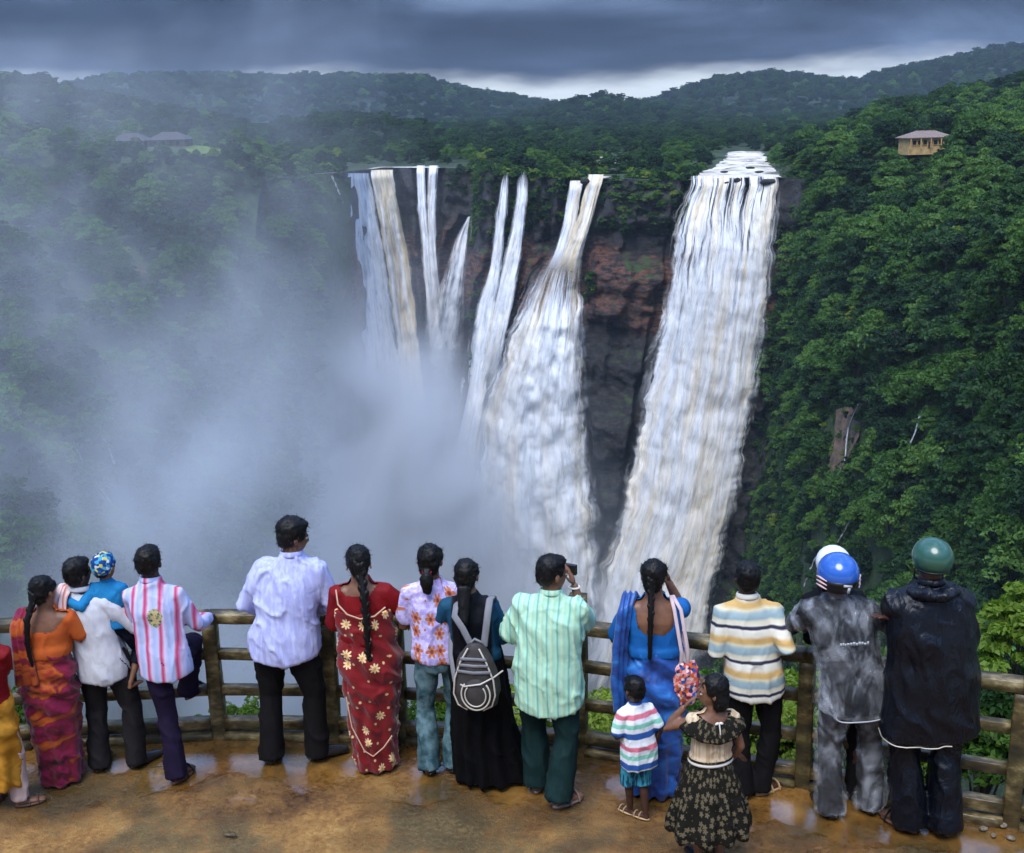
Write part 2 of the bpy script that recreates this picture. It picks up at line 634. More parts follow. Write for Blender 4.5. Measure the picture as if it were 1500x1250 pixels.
def table_surface(name, cols, rows, n, m, material, seed, rough=(8, 3), left=None):
    """rows: list of (py per col, D per col); bilinear then smoothed and roughened"""
    cols = np.asarray(cols, float)
    u = np.linspace(0, len(cols) - 1, n)
    vv = np.linspace(0, len(rows) - 1, m)
    PYt = np.array([r[0] for r in rows], float)
    Dt = np.array([r[1] for r in rows], float)

    def bil(A):
        tmp = np.array([np.interp(u, np.arange(len(cols)), a) for a in A])
        return np.array([np.interp(vv, np.arange(len(rows)), tmp[:, j]) for j in range(n)]).T

    PXg = np.broadcast_to(np.interp(u, np.arange(len(cols)), cols), (m, n)).copy()
    PYg, Dg = bil(PYt), bil(Dt)
    if left is not None:
        k = np.clip(1 - np.arange(n) / (n * 0.12), 0, 1)[None, :]
        lx = np.interp(PYg[:, 0], [a for a, _ in left], [b for _, b in left])
        s = np.linspace(0, 1, n)[None, :]
        PXg = lx[:, None] + (cols[-1] - lx[:, None]) * s
        for i_ in range(m):
            ui = np.interp(PXg[i_], cols, np.arange(len(cols)))
            for A, G in ((PYt, PYg), (Dt, Dg)):
                r0 = min(int(vv[i_]), len(rows) - 2)
                fr_ = vv[i_] - r0
                G[i_] = np.interp(ui, np.arange(len(cols)), A[r0] * (1 - fr_) + A[r0 + 1] * fr_)
        Dl = Dc(np.clip(PXg[:, :1], 420, 1200), PYg[:, :1]) + 6
        Dg = Dg * (1 - k) + np.minimum(Dl, 1e9) * k * 1.0 if True else Dg
    kern = np.array([1, 4, 6, 4, 1]) / 16
    for _ in range(4):
        for ax in (0, 1):
            pad = [(2, 2) if a == ax else (0, 0) for a in (0, 1)]
            Dg = sum(kk * np.take(np.pad(Dg, pad, mode='reflect', reflect_type='odd'), np.arange(i, i + Dg.shape[ax]), axis=ax) for i, kk in enumerate(kern))
    P = at(PXg, PYg, Dg)
    P[..., 2] += rough[0] * fbm(P * 0.02, 4, seed) + rough[1] * fbm(P * 0.09, 3, seed + 5)
    P[..., 1] += rough[0] * fbm(P * 0.025, 3, seed + 9)
    o = tag(add(name, mesh_np(name, P, grid_faces(m, n), material)), kind='structure')
    return o, P, PXg, PYg


c = [1130, 1200, 1300, 1400, 1500, 1620, 1850]
right_hill, RP, RPX, RPY = table_surface('hillside', c, [
    ([246, 226, 182, 150, 122, 102, 88], [560, 620, 690, 715, 700, 660, 600]),
    ([262, 250, 232, 226, 236, 245, 250], [445, 425, 408, 392, 345, 300, 240]),
    ([400] * 7, [405, 375, 325, 280, 235, 190, 135]),
    ([650] * 7, [370, 320, 275, 240, 200, 165, 115]),
    ([900] * 7, [335, 285, 250, 215, 175, 145, 100]),
    ([1150] * 7, [300, 250, 220, 190, 150, 120, 85])], 180, 200, MATS['slope_scrub'], 21, (6, 2.5),
    left=[(200, 1132), (262, 1150), (330, 1148), (400, 1142), (500, 1128), (650, 1108), (800, 1082), (900, 1060), (1150, 1010)])
c = [-160, 0, 150, 300, 400, 460, 515]
left_hill, LP, LPX, LPY = table_surface('hillside', c, [
    ([206, 208, 213, 221, 245, 256, 256], [402, 420, 430, 443, 472, 492, 510]),
    ([400] * 7, [290, 320, 340, 365, 410, 465, 505]),
    ([650] * 7, [225, 250, 280, 320, 375, 440, 490]),
    ([900] * 7, [185, 205, 240, 290, 345, 415, 470]),
    ([1150] * 7, [150, 170, 200, 250, 310, 390, 455])], 150, 170, MATS['slope_scrub'], 77, (6, 2.5))

gp = np.array([(-3000, -400, -246), (3000, -400, -246), (3000, 6000, -246), (-3000, 6000, -246)], float)
tag(add('ground', mesh_np('ground', gp, [(0, 1, 2, 3)], MATS['wet_rock'])), kind='structure')

HILLS = []


def hill(crest, D, w, seed, amp=0.06):
    crest = np.asarray(crest, float)
    px = np.linspace(crest[0, 0], crest[-1, 0], 140)
    py = np.interp(px, crest[:, 0], crest[:, 1])
    top = at(px, py, D)
    s = np.concatenate([np.linspace(-1, 0, 26), np.linspace(0.06, 0.6, 8)])
    prof = np.where(s < 0, np.sin((1 + s) * PI / 2) ** 1.2, np.cos(s * PI / 2))
    Y = D + s[:, None] * w + 0 * px
    X = top[:, 0][None, :] / D * Y
    base = -22.0
    Z = base + (top[:, 2] - 6 - base)[None, :] * prof[:, None]
    P = np.stack([X, Y, Z], -1)
    damp = np.where(np.abs(s) < .05, .25, 1)[:, None]
    P[..., 2] += damp * amp * w * 0.35 * fbm(P * (9 / w), 4, seed)
    P[..., 2] = np.minimum(P[..., 2], top[None, :, 2] + np.maximum(0, 0))
    o = tag(add('hill', mesh_np('hill', P, grid_faces(*P.shape[:2])[:, ::-1], MATS['hill_forest'])), kind='structure')
    HILLS.append((o, P, D))
    return o


hill([(-260, 118), (-100, 116), (0, 119), (60, 122), (130, 142), (200, 156), (270, 170), (330, 184), (420, 204), (480, 215)], 1250, 420, 1)
hill([(60, 150), (100, 132), (160, 119), (250, 116), (330, 113), (420, 119), (500, 115), (580, 117), (640, 126), (700, 139), (760, 149), (830, 159), (920, 172)], 3000, 900, 2)
hill([(330, 212), (400, 190), (450, 178), (500, 171), (560, 177), (620, 192), (700, 206)], 1100, 300, 3)
hill([(540, 208), (640, 197), (720, 186), (790, 168), (850, 153), (885, 149), (930, 153), (990, 166), (1060, 178), (1140, 190), (1220, 200)], 2000, 600, 4)
hill([(860, 172), (940, 157), (1000, 140), (1060, 122), (1130, 112), (1200, 120), (1260, 124), (1320, 107), (1400, 90), (1490, 74), (1640, 58)], 2800, 900, 5)


# ------------------------------------------------------------------ trees
def leaf_cards(cent, nrm, size, rnd, aspect=1.7, bend=0.25):
    """one bent quad-pair leaf per centre"""
    n = len(cent)
    a = rnd.normal(size=(n, 3))
    t = np.cross(nrm, a)
    t /= np.linalg.norm(t, axis=1)[:, None] + 1e-9
    b = np.cross(nrm, t)
    s = size * rnd.uniform(.6, 1.35, n)
    L, W = (s * aspect * .5)[:, None], (s * .5)[:, None]
    dn = nrm * (s * bend)[:, None]
    v = np.stack([cent - t * L - dn, cent + b * W * .9, cent + t * L - dn, cent - b * W * .9], 1).reshape(-1, 3)
    f = np.arange(n * 4).reshape(n, 4)
    return v, f


def crown_mesh(name, seed, R, Hc, z0, nclump, per, leaf, material, flat=0.85):
    rnd = np.random.default_rng(seed)
    d = rnd.normal(size=(nclump, 3))
    d /= np.linalg.norm(d, axis=1)[:, None]
    d[:, 2] = np.abs(d[:, 2]) * 1.15 - 0.38
    rad = rnd.uniform(.55, 1.0, nclump) ** .6 * (1 + .22 * rnd.normal(size=nclump)).clip(.6, 1.35)
    cc = d * rad[:, None] * (R, R, Hc * flat)
    cc[:, 2] += z0 + Hc * .45
    V, N = [], []
    for c in cc:
        rr = R * rnd.uniform(.20, .36)
        q = rnd.normal(size=(per, 3))
        q /= np.linalg.norm(q, axis=1)[:, None]
        q[:, 2] = np.abs(q[:, 2]) * .9 - .25
        q2 = q * rnd.uniform(.75, 1.05, per)[:, None] * rr * (1.15, 1.15, .75)
        V.append(c + q2)
        nn = q + rnd.normal(size=(per, 3)) * .45 + (0, 0, .35)
        N.append(nn / np.linalg.norm(nn, axis=1)[:, None])
    v, f = leaf_cards(np.concatenate(V), np.concatenate(N), leaf, rnd)
    return mesh_np(name, v, f, material, smooth=False), cc


def trunk_mesh(name, seed, H, r, cc, nlimb=6):
    rnd = np.random.default_rng(seed)
    mb = MB()
    top = np.array([rnd.normal() * .4, rnd.normal() * .4, H])
    pts = [np.zeros(3) - (0, 0, 1.5), (top * .3) + rnd.normal(size=3) * .12, top * .65 + rnd.normal(size=3) * .15, top]
    mb.add(*tube_vf(pts, [r * 1.25, r, r * .7, r * .35], 7))
    for c in cc[rnd.choice(len(cc), nlimb, replace=False)]:
        s = pts[1] + (pts[3] - pts[1]) * rnd.uniform(.2, .9)
        m = (s + c) / 2 + (0, 0, -.2)
        mb.add(*tube_vf([s, m, c], [r * .4, r * .26, r * .1], 5))
    return mb.mesh(name, MATS['bark'])


TREE = []      # (crown mesh, trunk mesh, crown radius, label words)
for i, (R, Hc, z0, mt, kind) in enumerate([
        (5.0, 6.5, 3.0, 'leaf_deep', 'dark green'), (5.6, 7.5, 3.5, 'leaf_mid', 'mid green'), (4.6, 8.0, 3.5, 'leaf_deep', 'dark green'),
        (5.2, 6.0, 3.0, 'leaf_mid', 'mid green'), (4.6, 5.5, 3.0, 'leaf_bright', 'pale yellow-green'), (6.2, 7.0, 4.0, 'leaf_mid', 'mid green')]):
    cm, cc = crown_mesh('crown', 100 + i, R, Hc, z0, 54, 74, .46, MATS[mt])
    tm = trunk_mesh('trunk', 200 + i, z0 + Hc * .55, .28, cc)
    TREE.append((cm, tm, R, kind, Hc + z0))


def scatter(P, spacing, rnd, jit=True):
    """random points on a grid surface P[m,n,3], about one per spacing^2 of surface"""
    a, b, c_, d = P[:-1, :-1], P[1:, :-1], P[1:, 1:], P[:-1, 1:]
    ar = np.linalg.norm(np.cross(c_ - a, d - b), axis=-1) * .5
    n = rnd.poisson(ar / spacing ** 2)
    i, j = np.nonzero(n)
    i, j = np.repeat(i, n[i, j]), np.repeat(j, n[i, j])
    u, v = rnd.random(len(i))[:, None], rnd.random(len(i))[:, None]
    pts = (a[i, j] * (1 - u) + b[i, j] * u) * (1 - v) + (d[i, j] * (1 - u) + c_[i, j] * u) * v
    return pts


def thin(pts, dmin, rnd):
    """drop points closer than dmin to an earlier kept one"""
    order = rnd.permutation(len(pts))
    cell, keep = {}, []
    for k in order:
        p = pts[k]
        key = (int(p[0] // dmin), int(p[1] // dmin), int(p[2] // dmin))
        ok = True
        for dx in (-1, 0, 1):
            for dy in (-1, 0, 1):
                for dz in (-1, 0, 1):
                    for q in cell.get((key[0] + dx, key[1] + dy, key[2] + dz), ()):
                        if ((p - q) ** 2).sum() < dmin * dmin:
                            ok = False
                            break
                    if not ok: break
                if not ok: break
            if not ok: break
        if ok:
            cell.setdefault(key, []).append(p)
            keep.append(k)
    return pts[np.array(keep, int)]


def gn_scatter(name, label, cat, pts, scl, protos, pick, rotz, squash=None):
    """ONE object: points that carry instances of the given meshes (stuff)"""
    me = bpy.data.meshes.new(name)
    me.vertices.add(len(pts))
    me.vertices.foreach_set('co', np.asarray(pts, np.float32).ravel())
    for nm, val, ty in (('size', scl, 'FLOAT'), ('pick', pick, 'INT'), ('turn', rotz, 'FLOAT')):
        at_ = me.attributes.new(nm, ty, 'POINT')
        at_.data.foreach_set('value', np.asarray(val, np.int32 if ty == 'INT' else np.float32))
    me.update()
    o = add(name, me)
    ng = bpy.data.node_groups.new(name, 'GeometryNodeTree')
    ng.interface.new_socket('Geometry', in_out='INPUT', socket_type='NodeSocketGeometry')
    ng.interface.new_socket('Geometry', in_out='OUTPUT', socket_type='NodeSocketGeometry')
    gi, go = ng.nodes.new('NodeGroupInput'), ng.nodes.new('NodeGroupOutput')
    join = ng.nodes.new('GeometryNodeJoinGeometry')

    def attr(nm, ty):
        n = ng.nodes.new('GeometryNodeInputNamedAttribute')
        n.data_type = ty
        n.inputs[0].default_value = nm
        return next(s for s in n.outputs if s.enabled and s.name == 'Attribute')
    for k, po in enumerate(protos):
        oi = ng.nodes.new('GeometryNodeObjectInfo')
        oi.transform_space = 'ORIGINAL'
        oi.inputs['Object'].default_value = po
        oi.inputs['As Instance'].default_value = True
        cmp_ = ng.nodes.new('FunctionNodeCompare')
        cmp_.data_type = 'INT'
        cmp_.operation = 'EQUAL'
        ii = [s for s in cmp_.inputs if s.enabled]
        ng.links.new(attr('pick', 'INT'), ii[0])
        ii[1].default_value = k
        inst = ng.nodes.new('GeometryNodeInstanceOnPoints')
        ng.links.new(gi.outputs[0], inst.inputs['Points'])
        ng.links.new(cmp_.outputs[0], inst.inputs['Selection'])
        ng.links.new(oi.outputs['Geometry'], inst.inputs['Instance'])
        cx = ng.nodes.new('ShaderNodeCombineXYZ')
        ng.links.new(attr('turn', 'FLOAT'), cx.inputs[2])
        ng.links.new(cx.outputs[0], inst.inputs['Rotation'])
        cs = ng.nodes.new('ShaderNodeCombineXYZ')
        sz = attr('size', 'FLOAT')
        for q in range(3):
            ng.links.new(sz, cs.inputs[q])
        ng.links.new(cs.outputs[0], inst.inputs['Scale'])
        ng.links.new(inst.outputs[0], join.inputs[0])
    ng.links.new(join.outputs[0], go.inputs[0])
    md = o.modifiers.new('scatter', 'NODES')
    md.node_group = ng
    return tag(o, label, cat, kind='stuff')


trnd = np.random.default_rng(5)
# candidates on the right hand slope
bare = [((1235, 640), 34), ((1255, 585), 22), ((1228, 690), 26), ((1120, 700), 34), ((1100, 800), 46), ((1075, 880), 50), ((1130, 620), 22)]
cand = thin(scatter(RP, 4.4, trnd), 5.6, trnd)
cx_, cy_, cw_ = proj(cand)
ok = (cy_ < 1010) & (cx_ > 1162 - (cy_ - 262) * .13) & (cx_ < 1800)
for (bx, by), br in bare:
    ok &= (cx_ - bx) ** 2 + (cy_ - by) ** 2 > br ** 2
ok &= ~((np.abs(cx_ - 1352) < 44) & (cy_ > 205) & (cy_ < 285) & (cand[:, 1] < 398) & (cand[:, 1] > 300))    # clearing in front of the house
ok &= ~((np.abs(cx_ - 1352) < 46) & (np.abs(cand[:, 1] - 402) < 14))
cand = cand[ok]
cx_, cy_, cw_ = proj(cand)
# lower, mossier scrub towards the foot of the wide fall
low = np.clip((cy_ - 560) / 300, 0, 1) * np.clip((1330 - cx_) / 160, 0, 1)
sc = trnd.uniform(.60, 1.30, len(cand)) * (1 - .62 * low)
pk = trnd.choice(6, len(cand), p=[.22, .22, .18, .21, .05, .12])
turn = trnd.uniform(0, 2 * PI, len(cand))
inside = (cx_ < 1520) & (cy_ < 930)
app = np.where(inside, sc / cw_, 0)
order = np.argsort(-app)
FORE = order[:300]
REST = order[300:]
KIND_LABEL = {'dark green': 'dark green broadleaf tree on the gorge slope beside the widest waterfall',
              'mid green': 'mid green bushy tree on the gorge slope beside the widest waterfall',
              'pale yellow-green': 'pale yellow-green tree among darker trees on the gorge slope'}
PROTO = {}
for k in FORE:
    cm, tm, R, kind, Ht = TREE[pk[k]]
    t = thing('forest_tree', KIND_LABEL[kind], 'tree', cand[k] - (0, 0, 1.2), turn[k], kind + ' trees on the gorge slope')
    t.scale = (float(sc[k]),) * 3
    co = add('crown', cm, t)
    add('trunk', tm, t)
    PROTO.setdefault(int(pk[k]), co)
protos = [PROTO[k] for k in range(6)]
# the rest of the woods
allp, alls = [cand[REST]], [sc[REST]]
q = thin(scatter(LP, 4.6, trnd), 6.0, trnd)
x_, y_, w_ = proj(q)
q = q[(y_ < 1000) & (x_ > -60) & (x_ < 470) & ~((x_ > 112) & (x_ < 352) & (y_ < 229) & (q[:, 1] > 385))]
allp.append(q); alls.append(trnd.uniform(.6, 1.05, len(q)))
# bush on the rim and trees over the plateau
q = thin(scatter(PLAT, 8.0, trnd), 8.5, trnd)
x_, y_, w_ = proj(q)
off_ = q[:, 1] - rim_D(x_)
rl_ = np.interp(off_, [0, 30, 80, 160, 270], [1010, 1026, 1045, 1062, 1068]) - 9
rr_ = np.interp(off_, [0, 30, 80, 160, 270], [1144, 1140, 1128, 1122, 1112]) + 9
riv = ((x_ > rl_) & (x_ < rr_) & (off_ < 280)) | ((x_ > 850) & (x_ < 930) & (off_ < 45)) | ((x_ > 846) & (x_ < 912) & (off_ > 75) & (off_ < 190)) | ((x_ > 500) & (x_ < 690) & (off_ < 25))
lawn = (x_ > 95) & (x_ < 350) & (q[:, 1] < 470)
okp = (x_ > -120) & (x_ < 1600) & ~riv & ~lawn & (q[:, 1] < 2200) & ~((x_ > 1150) & (q[:, 1] < 640))
q = q[okp]
near = np.clip((q[:, 1] - 440) / 260, 0, 1)
x_, y_, w_ = proj(q)
edge_small = np.clip((q[:, 1] - rim_D(x_)) / 70, 0, 1)
allp.append(q); alls.append(trnd.uniform(.55, 1.1, len(q)) * (.45 + .55 * edge_small))
for o, P, D in HILLS:
    sp = 7.5 + D / 360
    q = thin(scatter(P[4:30], sp, trnd), sp * .9, trnd)
    x_, y_, w_ = proj(q)
    q = q[(x_ > -80) & (x_ < 1580)]
    allp.append(q); alls.append(trnd.uniform(.7, 1.15, len(q)) * (sp / 8.5))
allp = np.concatenate(allp); alls = np.concatenate(alls)
gn_scatter('forest', 'dense monsoon forest over the hills, plateau and far gorge slope', 'forest', allp - (0, 0, 1.0), alls, protos,
           np.where(allp[:, 1] > 640, trnd.choice(6, len(allp), p=[.47, .04, .47, .02, 0, 0]), trnd.choice(6, len(allp), p=[.30, .22, .22, .15, .02, .09])), trnd.uniform(0, 2 * PI, len(allp)))
print('trees', len(cand), len(allp))

# low shrubs between the trees and on the cliff ledges
shm = [crown_mesh('shrub', 300 + i, 1.5, 1.5, 0.1, 16, 34, .34, MATS[m_])[0] for i, m_ in enumerate(('leaf_mid', 'leaf_deep', 'leaf_bright'))]
q1 = scatter(RP, 3.0, trnd)
x_, y_, w_ = proj(q1)
k1 = (y_ < 1000) & (x_ < 1620) & (x_ > 1152 - (y_ - 262) * .15) & (vnoise(q1 * .06, 9) > -.35)
q1 = q1[k1]
q3 = scatter(PLAT[:14], 1.9, trnd)
x_, y_, w_ = proj(q3)
k3 = ((x_ > 640) & (x_ < 1010 + np.clip(q3[:, 1] - rim_D(x_), 0, 100) * .3) & (q3[:, 1] < rim_D(x_) + 75)) | ((x_ > 380) & (x_ < 500) & (q3[:, 1] < rim_D(x_) + 50))
k3 &= ~((x_ > 856) & (x_ < 925) & (q3[:, 1] > rim_D(x_) - 5) & (q3[:, 1] < rim_D(x_) + 40)) & ~((x_ > 600) & (x_ < 692))
q3 = q3[k3]
q2 = scatter(CLP[:150], 2.6, trnd)
x_, y_, w_ = proj(q2)
g = fbm(q2 * .035, 3, 8)
k2 = ((x_ > 880) & (x_ < 1030) & (y_ < 345) & (g > -.18)) | ((x_ > 690) & (x_ < 870) & (g > .05)) | ((x_ < 500) & (g > -.1)) | ((x_ > 640) & (x_ < 1010) & (y_ < 285) & (g > -.3)) | ((x_ > 690) & (g > .30))
k2 &= (y_ < 620) & ~((x_ > 1020) & (x_ < 1150)) & ~((x_ > 505) & (x_ < 655))
q2 = q2[k2]
xs_ = np.concatenate([q1, q2, q3])
SH = [add('shrub', m_) for m_ in shm]
SHRUB_SPOTS = [at(1190, 800, 296), at(1170, 760, 305), at(1210, 850, 280)]
for o, p_ in zip(SH, SHRUB_SPOTS):
    o.location = [float(a) for a in p_]
    tag(o, 'low round shrub on the mossy slope beside the widest waterfall', 'shrub', 'low shrubs on the mossy slope')
gn_scatter('undergrowth', 'low green shrubs covering ledges and slopes between the trees', 'undergrowth', xs_, np.concatenate([trnd.uniform(.5, 1.3, len(q1) + len(q2)), trnd.uniform(.7, 1.9, len(q3))]), SH,
           trnd.choice(3, len(xs_), p=[.46, .44, .10]), trnd.uniform(0, 2 * PI, len(xs_)))
print('shrubs', len(xs_))
# ------------------------------------------------------------------ falling water
def water_mat(name, nst, L, brown=0.3, seed=0.0, fade=0.25, holes=0.0, edge=0.16, rise=0.0, thin_=1.0):
    def fn(nt, b):
        uv = nt.uv()
        x, y, _ = nt.xyz(uv)
        wob = nt.math('MULTIPLY', nt.math('SUBTRACT', nt.noise(nt.comb(nt.math('MULTIPLY', x, 4.0), nt.math('MULTIPLY', y, .035), seed), 1, 3), .5), .16)
        xx = nt.math('ADD', x, wob)
        p = nt.comb(nt.math('MULTIPLY', xx, nst), nt.math('MULTIPLY', y, .045), seed)
        s1 = nt.noise(p, 1.0, 9, .70, .5)
        p2 = nt.comb(nt.math('MULTIPLY', xx, nst * .32), nt.math('MULTIPLY', y, .012), seed + 4.4)
        s2 = nt.noise(p2, 1.0, 4, .55, .3)
        lump = nt.noise(nt.comb(nt.math('MULTIPLY', xx, nst * .8), nt.math('MULTIPLY', y, .13), seed + 9), 1.0, 8, .68, .6)
        f = nt.math('ADD', nt.math('MULTIPLY', s1, .6), nt.math('MULTIPLY', lump, .4))
        white = nt.ramp(f, [(.30, (.08, .10, .13)), (.40, (.36, .40, .46)), (.49, (.66, .69, .73)), (.60, (.86, .86, .86))])
        mud = nt.ramp(f, [(.30, (.14, .10, .05)), (.41, (.46, .35, .19)), (.51, (.64, .53, .34)), (.62, (.84, .77, .61))])
        bf = nt.maprange(s2, .56 - brown * .38, .86 - brown * .38)
        c = nt.mix(bf, white, mud)
        nt.put(b.inputs['Base Color'], c)
        b.inputs['Roughness'].default_value = .55
        b.inputs['Specular IOR Level'].default_value = .3
        nt.put(b.inputs['Normal'], nt.bump(f, .55, 2.0))
        e = nt.math('MINIMUM', x, nt.math('SUBTRACT', 1.0, x))
        # frayed edges
        fr = nt.math('SUBTRACT', nt.math('ADD', e, nt.math('MULTIPLY', nt.math('SUBTRACT', s1, .5), edge * 2.6)), 0.0)
        a = nt.maprange(fr, 0.0, edge)
        if holes:
            hh = nt.maprange(nt.math('SUBTRACT', nt.math('ADD', nt.math('MULTIPLY', s1, .55), nt.math('MULTIPLY', s2, .45)), nt.maprange(y, 0, L * .45, holes, holes * .72)), -.03, .05)
            a = nt.math('MULTIPLY', a, hh)
        # the stream breaks up into spray further down
        if fade:
            tail = nt.maprange(nt.math('ADD', y, nt.math('MULTIPLY', nt.math('SUBTRACT', s1, .5), L * .35)), L * (1 - fade), L, 1.0, 0.0)
            a = nt.math('MULTIPLY', a, tail)
        if rise:
            a = nt.math('MULTIPLY', a, nt.maprange(nt.math('ADD', y, nt.math('MULTIPLY', nt.math('SUBTRACT', s1, .5), rise * 1.6)), 0.0, rise))
        if thin_ < 1:
            a = nt.math('MULTIPLY', a, thin_)
        nt.put(b.inputs['Alpha'], a)
        b.inputs['Subsurface Weight'].default_value = 0.0
    return mat(name, fn)


def strand(part, key, parent, origin, nst, brown, seed, bulge=4.0, lump=1.2, fade=.25, holes=0.0, edge=.16, front=0.0, rise=0.0, grow=0.0, thin_=1.0):
    r = np.array(FALLS[key], float)
    nv = int((r[-1, 0] - r[0, 0]) / 2.2)
    nu = int(max(8, (r[:, 2] - r[:, 1]).max() / 1.9))
    py = np.linspace(r[0, 0], r[-1, 0], nv)

    def sm(col):
        y = np.interp(py, r[:, 0], r[:, col])
        k = np.ones(9) / 9
        return np.convolve(np.pad(y, 4, mode='reflect', reflect_type='odd'), k, 'valid')
    l, rr = sm(1) - grow, sm(2) + grow
    jag = min(9.0, (rr - l).max() * .07) * np.clip((py - py[0]) / 60, 0, 1)
    q_ = np.stack([py * .045, py * 0 + seed, py * 0], -1)
    jl, jr = jag * (fbm(q_, 4, 71, .6) * 1.3 - .1), jag * (fbm(q_ + 40, 4, 72, .6) * 1.3 + .1)
    u = np.linspace(0, 1, nu)
    U, PYg = np.meshgrid(u, py)
    PXg = l[:, None] + (rr - l)[:, None] * U
    PXg += jl[:, None] * np.clip(1 - 4 * U, 0, 1) ** 1.5 + jr[:, None] * np.clip(4 * U - 3, 0, 1) ** 1.5
    D = Dc(PXg, PYg)
    if key == 'c1':
        D = np.full_like(D, 515.0) - .07 * (PYg - 250)
    P = at(PXg, PYg, D)
    L = P[0, 0, 2] - P[-1, 0, 2]
    vd = P[0, nu // 2, 2] - P[..., 2]
    Wm = (rr - l).max() / FPX * D.mean()
    out = 2.0 + bulge * np.sqrt(np.clip(1 - (2 * U - 1) ** 2, 0, 1)) * np.clip(vd / 25, .25, 1) + np.clip(vd / 40, 0, 1) * front
    q = np.stack([U * Wm * .30, vd * .022, np.full_like(U, seed)], -1)
    out += np.clip(vd / 12, .1, 1) * (1.6 * fbm(q, 4, int(seed * 10)) + lump * fbm(P * .11, 3, 3) + .6 * fbm(P * (.35, .35, .12), 2, 5))
    P[..., 1] -= out
    # the water bends over the lip
    P[..., 1] += np.clip(1 - vd / 4.0, 0, 1) ** 2 * 4.0
    m_ = water_mat('falling_water_' + key, nst, L, brown, seed, fade, holes, edge, rise, thin_)
    me = mesh_np(part, P - np.asarray(origin), grid_faces(nv, nu), m_, uv=np.stack([U, vd], -1).reshape(-1, 2))
    return add(part, me, parent)


def fall(label, px, py):
    o = at(px, py, float(Dc(px, py)))
    return thing('waterfall', label, 'waterfall', o), o


t, o = fall('broad left waterfall, a white band beside a muddy brown band, ending in mist', 545, 252)
strand('white_band', 'a1', t, o, 9, .10, 1.0, 4, 1.0, .25, edge=.10)
strand('muddy_band', 'a2', t, o, 9, .85, 2.0, 4, 1.2, .25, edge=.09)
t, o = fall('pair of thin white water threads falling in the dark alcove', 626, 244)
strand('thread', 'b1', t, o, 5, .15, 3.0, 2, .6, .45, .38, .25)
strand('thread', 'b2', t, o, 5, .10, 4.0, 2, .6, .5, .42, .28)
t, o = fall('misty gush of water bursting out beside the dark rock buttress', 686, 320)
strand('gush', 'c1', t, o, 6, .25, 5.0, 5, 2.0, .75, .44, .42, thin_=.75)
t, o = fall('slim twin waterfall of two strands joining on the dark buttress', 752, 260)
strand('strand', 'd1', t, o, 6, .12, 6.0, 3, 1.0, .3, .38, .24, rise=8)
strand('strand', 'd2', t, o, 6, .12, 7.0, 3, 1.0, .35, .40, .24, rise=8)
t, o = fall('central waterfall starting as two strands and bursting into a wide foaming cone', 862, 262)
strand('strand', 'e1', t, o, 6, .15, 8.0, 3, 1.0, .35, .3, .16)
strand('strand', 'e2', t, o, 6, .75, 9.0, 4, 1.5, .35, 0, .12)
strand('foaming_cone', 'e3', t, o, 18, .45, 10.0, 16, 4.2, .12, 0, .14, front=5, rise=30)
strand('spray_veil', 'e3', t, o, 22, .05, 11.0, 19, 5.0, .25, .49, .22, front=8, grow=9, rise=40, thin_=.45)
t, o = fall('widest waterfall, a tall cream and white curtain of many streams', 1075, 260)
strand('curtain', 'f1', t, o, 30, .55, 12.0, 8, 1.6, .10, .445, .07, front=3)
strand('spray_veil', 'f1', t, o, 38, .08, 13.0, 12, 2.4, .2, .49, .14, front=5, grow=6, rise=25, thin_=.40)


# the river above the falls, seen at a glancing angle
def f_river(nt, b):
    p = nt.pos()
    n = nt.noise(nt.scalev(p, (.10, .05, .1)), 1.0, 6, .65, .6)
    nt.put(b.inputs['Base Color'], nt.ramp(n, [(.33, (.020, .019, .018)), (.385, (.09, .075, .055)), (.44, (.50, .41, .28)), (.58, (.84, .80, .72))]))
    b.inputs['Roughness'].default_value = .35
    nt.put(b.inputs['Normal'], nt.bump(n, .8, 1.0))


mat('river_water', f_river)


def surf_z(px, D):
    """height of the plateau sheet along photo column px at distance D"""
    d0 = float(rim_D(px))
    p0 = at(px, float(rim_py(px)), d0)
    v = cdir(px, float(rim_py(px)))
    x = v[0] / v[1] * D
    w = min(max((D - d0 - .5) / 260, 0), 1)
    w = w * w * (3 - 2 * w)
    return p0[2] * (1 - w) + float(plat_z(np.array([x]), np.array([float(D)]))[0]) * w


def river(rows, n=24, rel=False):
    """rows (D, left px, right px); sheet a little above the plateau"""
    r = np.array(rows, float)
    Ds = np.linspace(r[0, 0], r[-1, 0], 60)
    V = []
    for D in Ds:
        l, rr = np.interp(D, r[:, 0], r[:, 1]), np.interp(D, r[:, 0], r[:, 2])
        e1_, e2_ = fbm(np.array([[D * .25, 1.3, 0], [D * .25, 7.7, 0]]), 3, 12) * min(7, (rr - l) * .12)
        for px in np.linspace(l + e1_, rr + e2_, n):
            v = cdir(px, 250)
            Dd = D + float(Dc(px, 260)) + 1.5 if rel else D
            V.append((v[0] / v[1] * Dd, Dd, surf_z(px, Dd)))
    V = np.array(V)
    k_ = np.repeat(np.clip((Ds - Ds[0]) / 40, 0, 1), n)
    V[:, 2] += .05 + k_ * (.6 + .9 * fbm(V * (.08, .04, 0), 3, 4))
    return tag(add('river', mesh_np('river', V, grid_faces(60, n)[:, ::-1], MATS['river_water'])), kind='structure')


river([(0, 1010, 1144), (30, 1026, 1140), (80, 1045, 1128), (160, 1062, 1122), (270, 1068, 1112)], rel=True)
river([(-1, 864, 884), (4, 868, 890), (12, 876, 898)], rel=True)
river([(110, 850, 912), (150, 842, 916), (200, 846, 905)], rel=True)
river([(0, 536, 643), (4, 540, 643), (9, 556, 632)], rel=True)

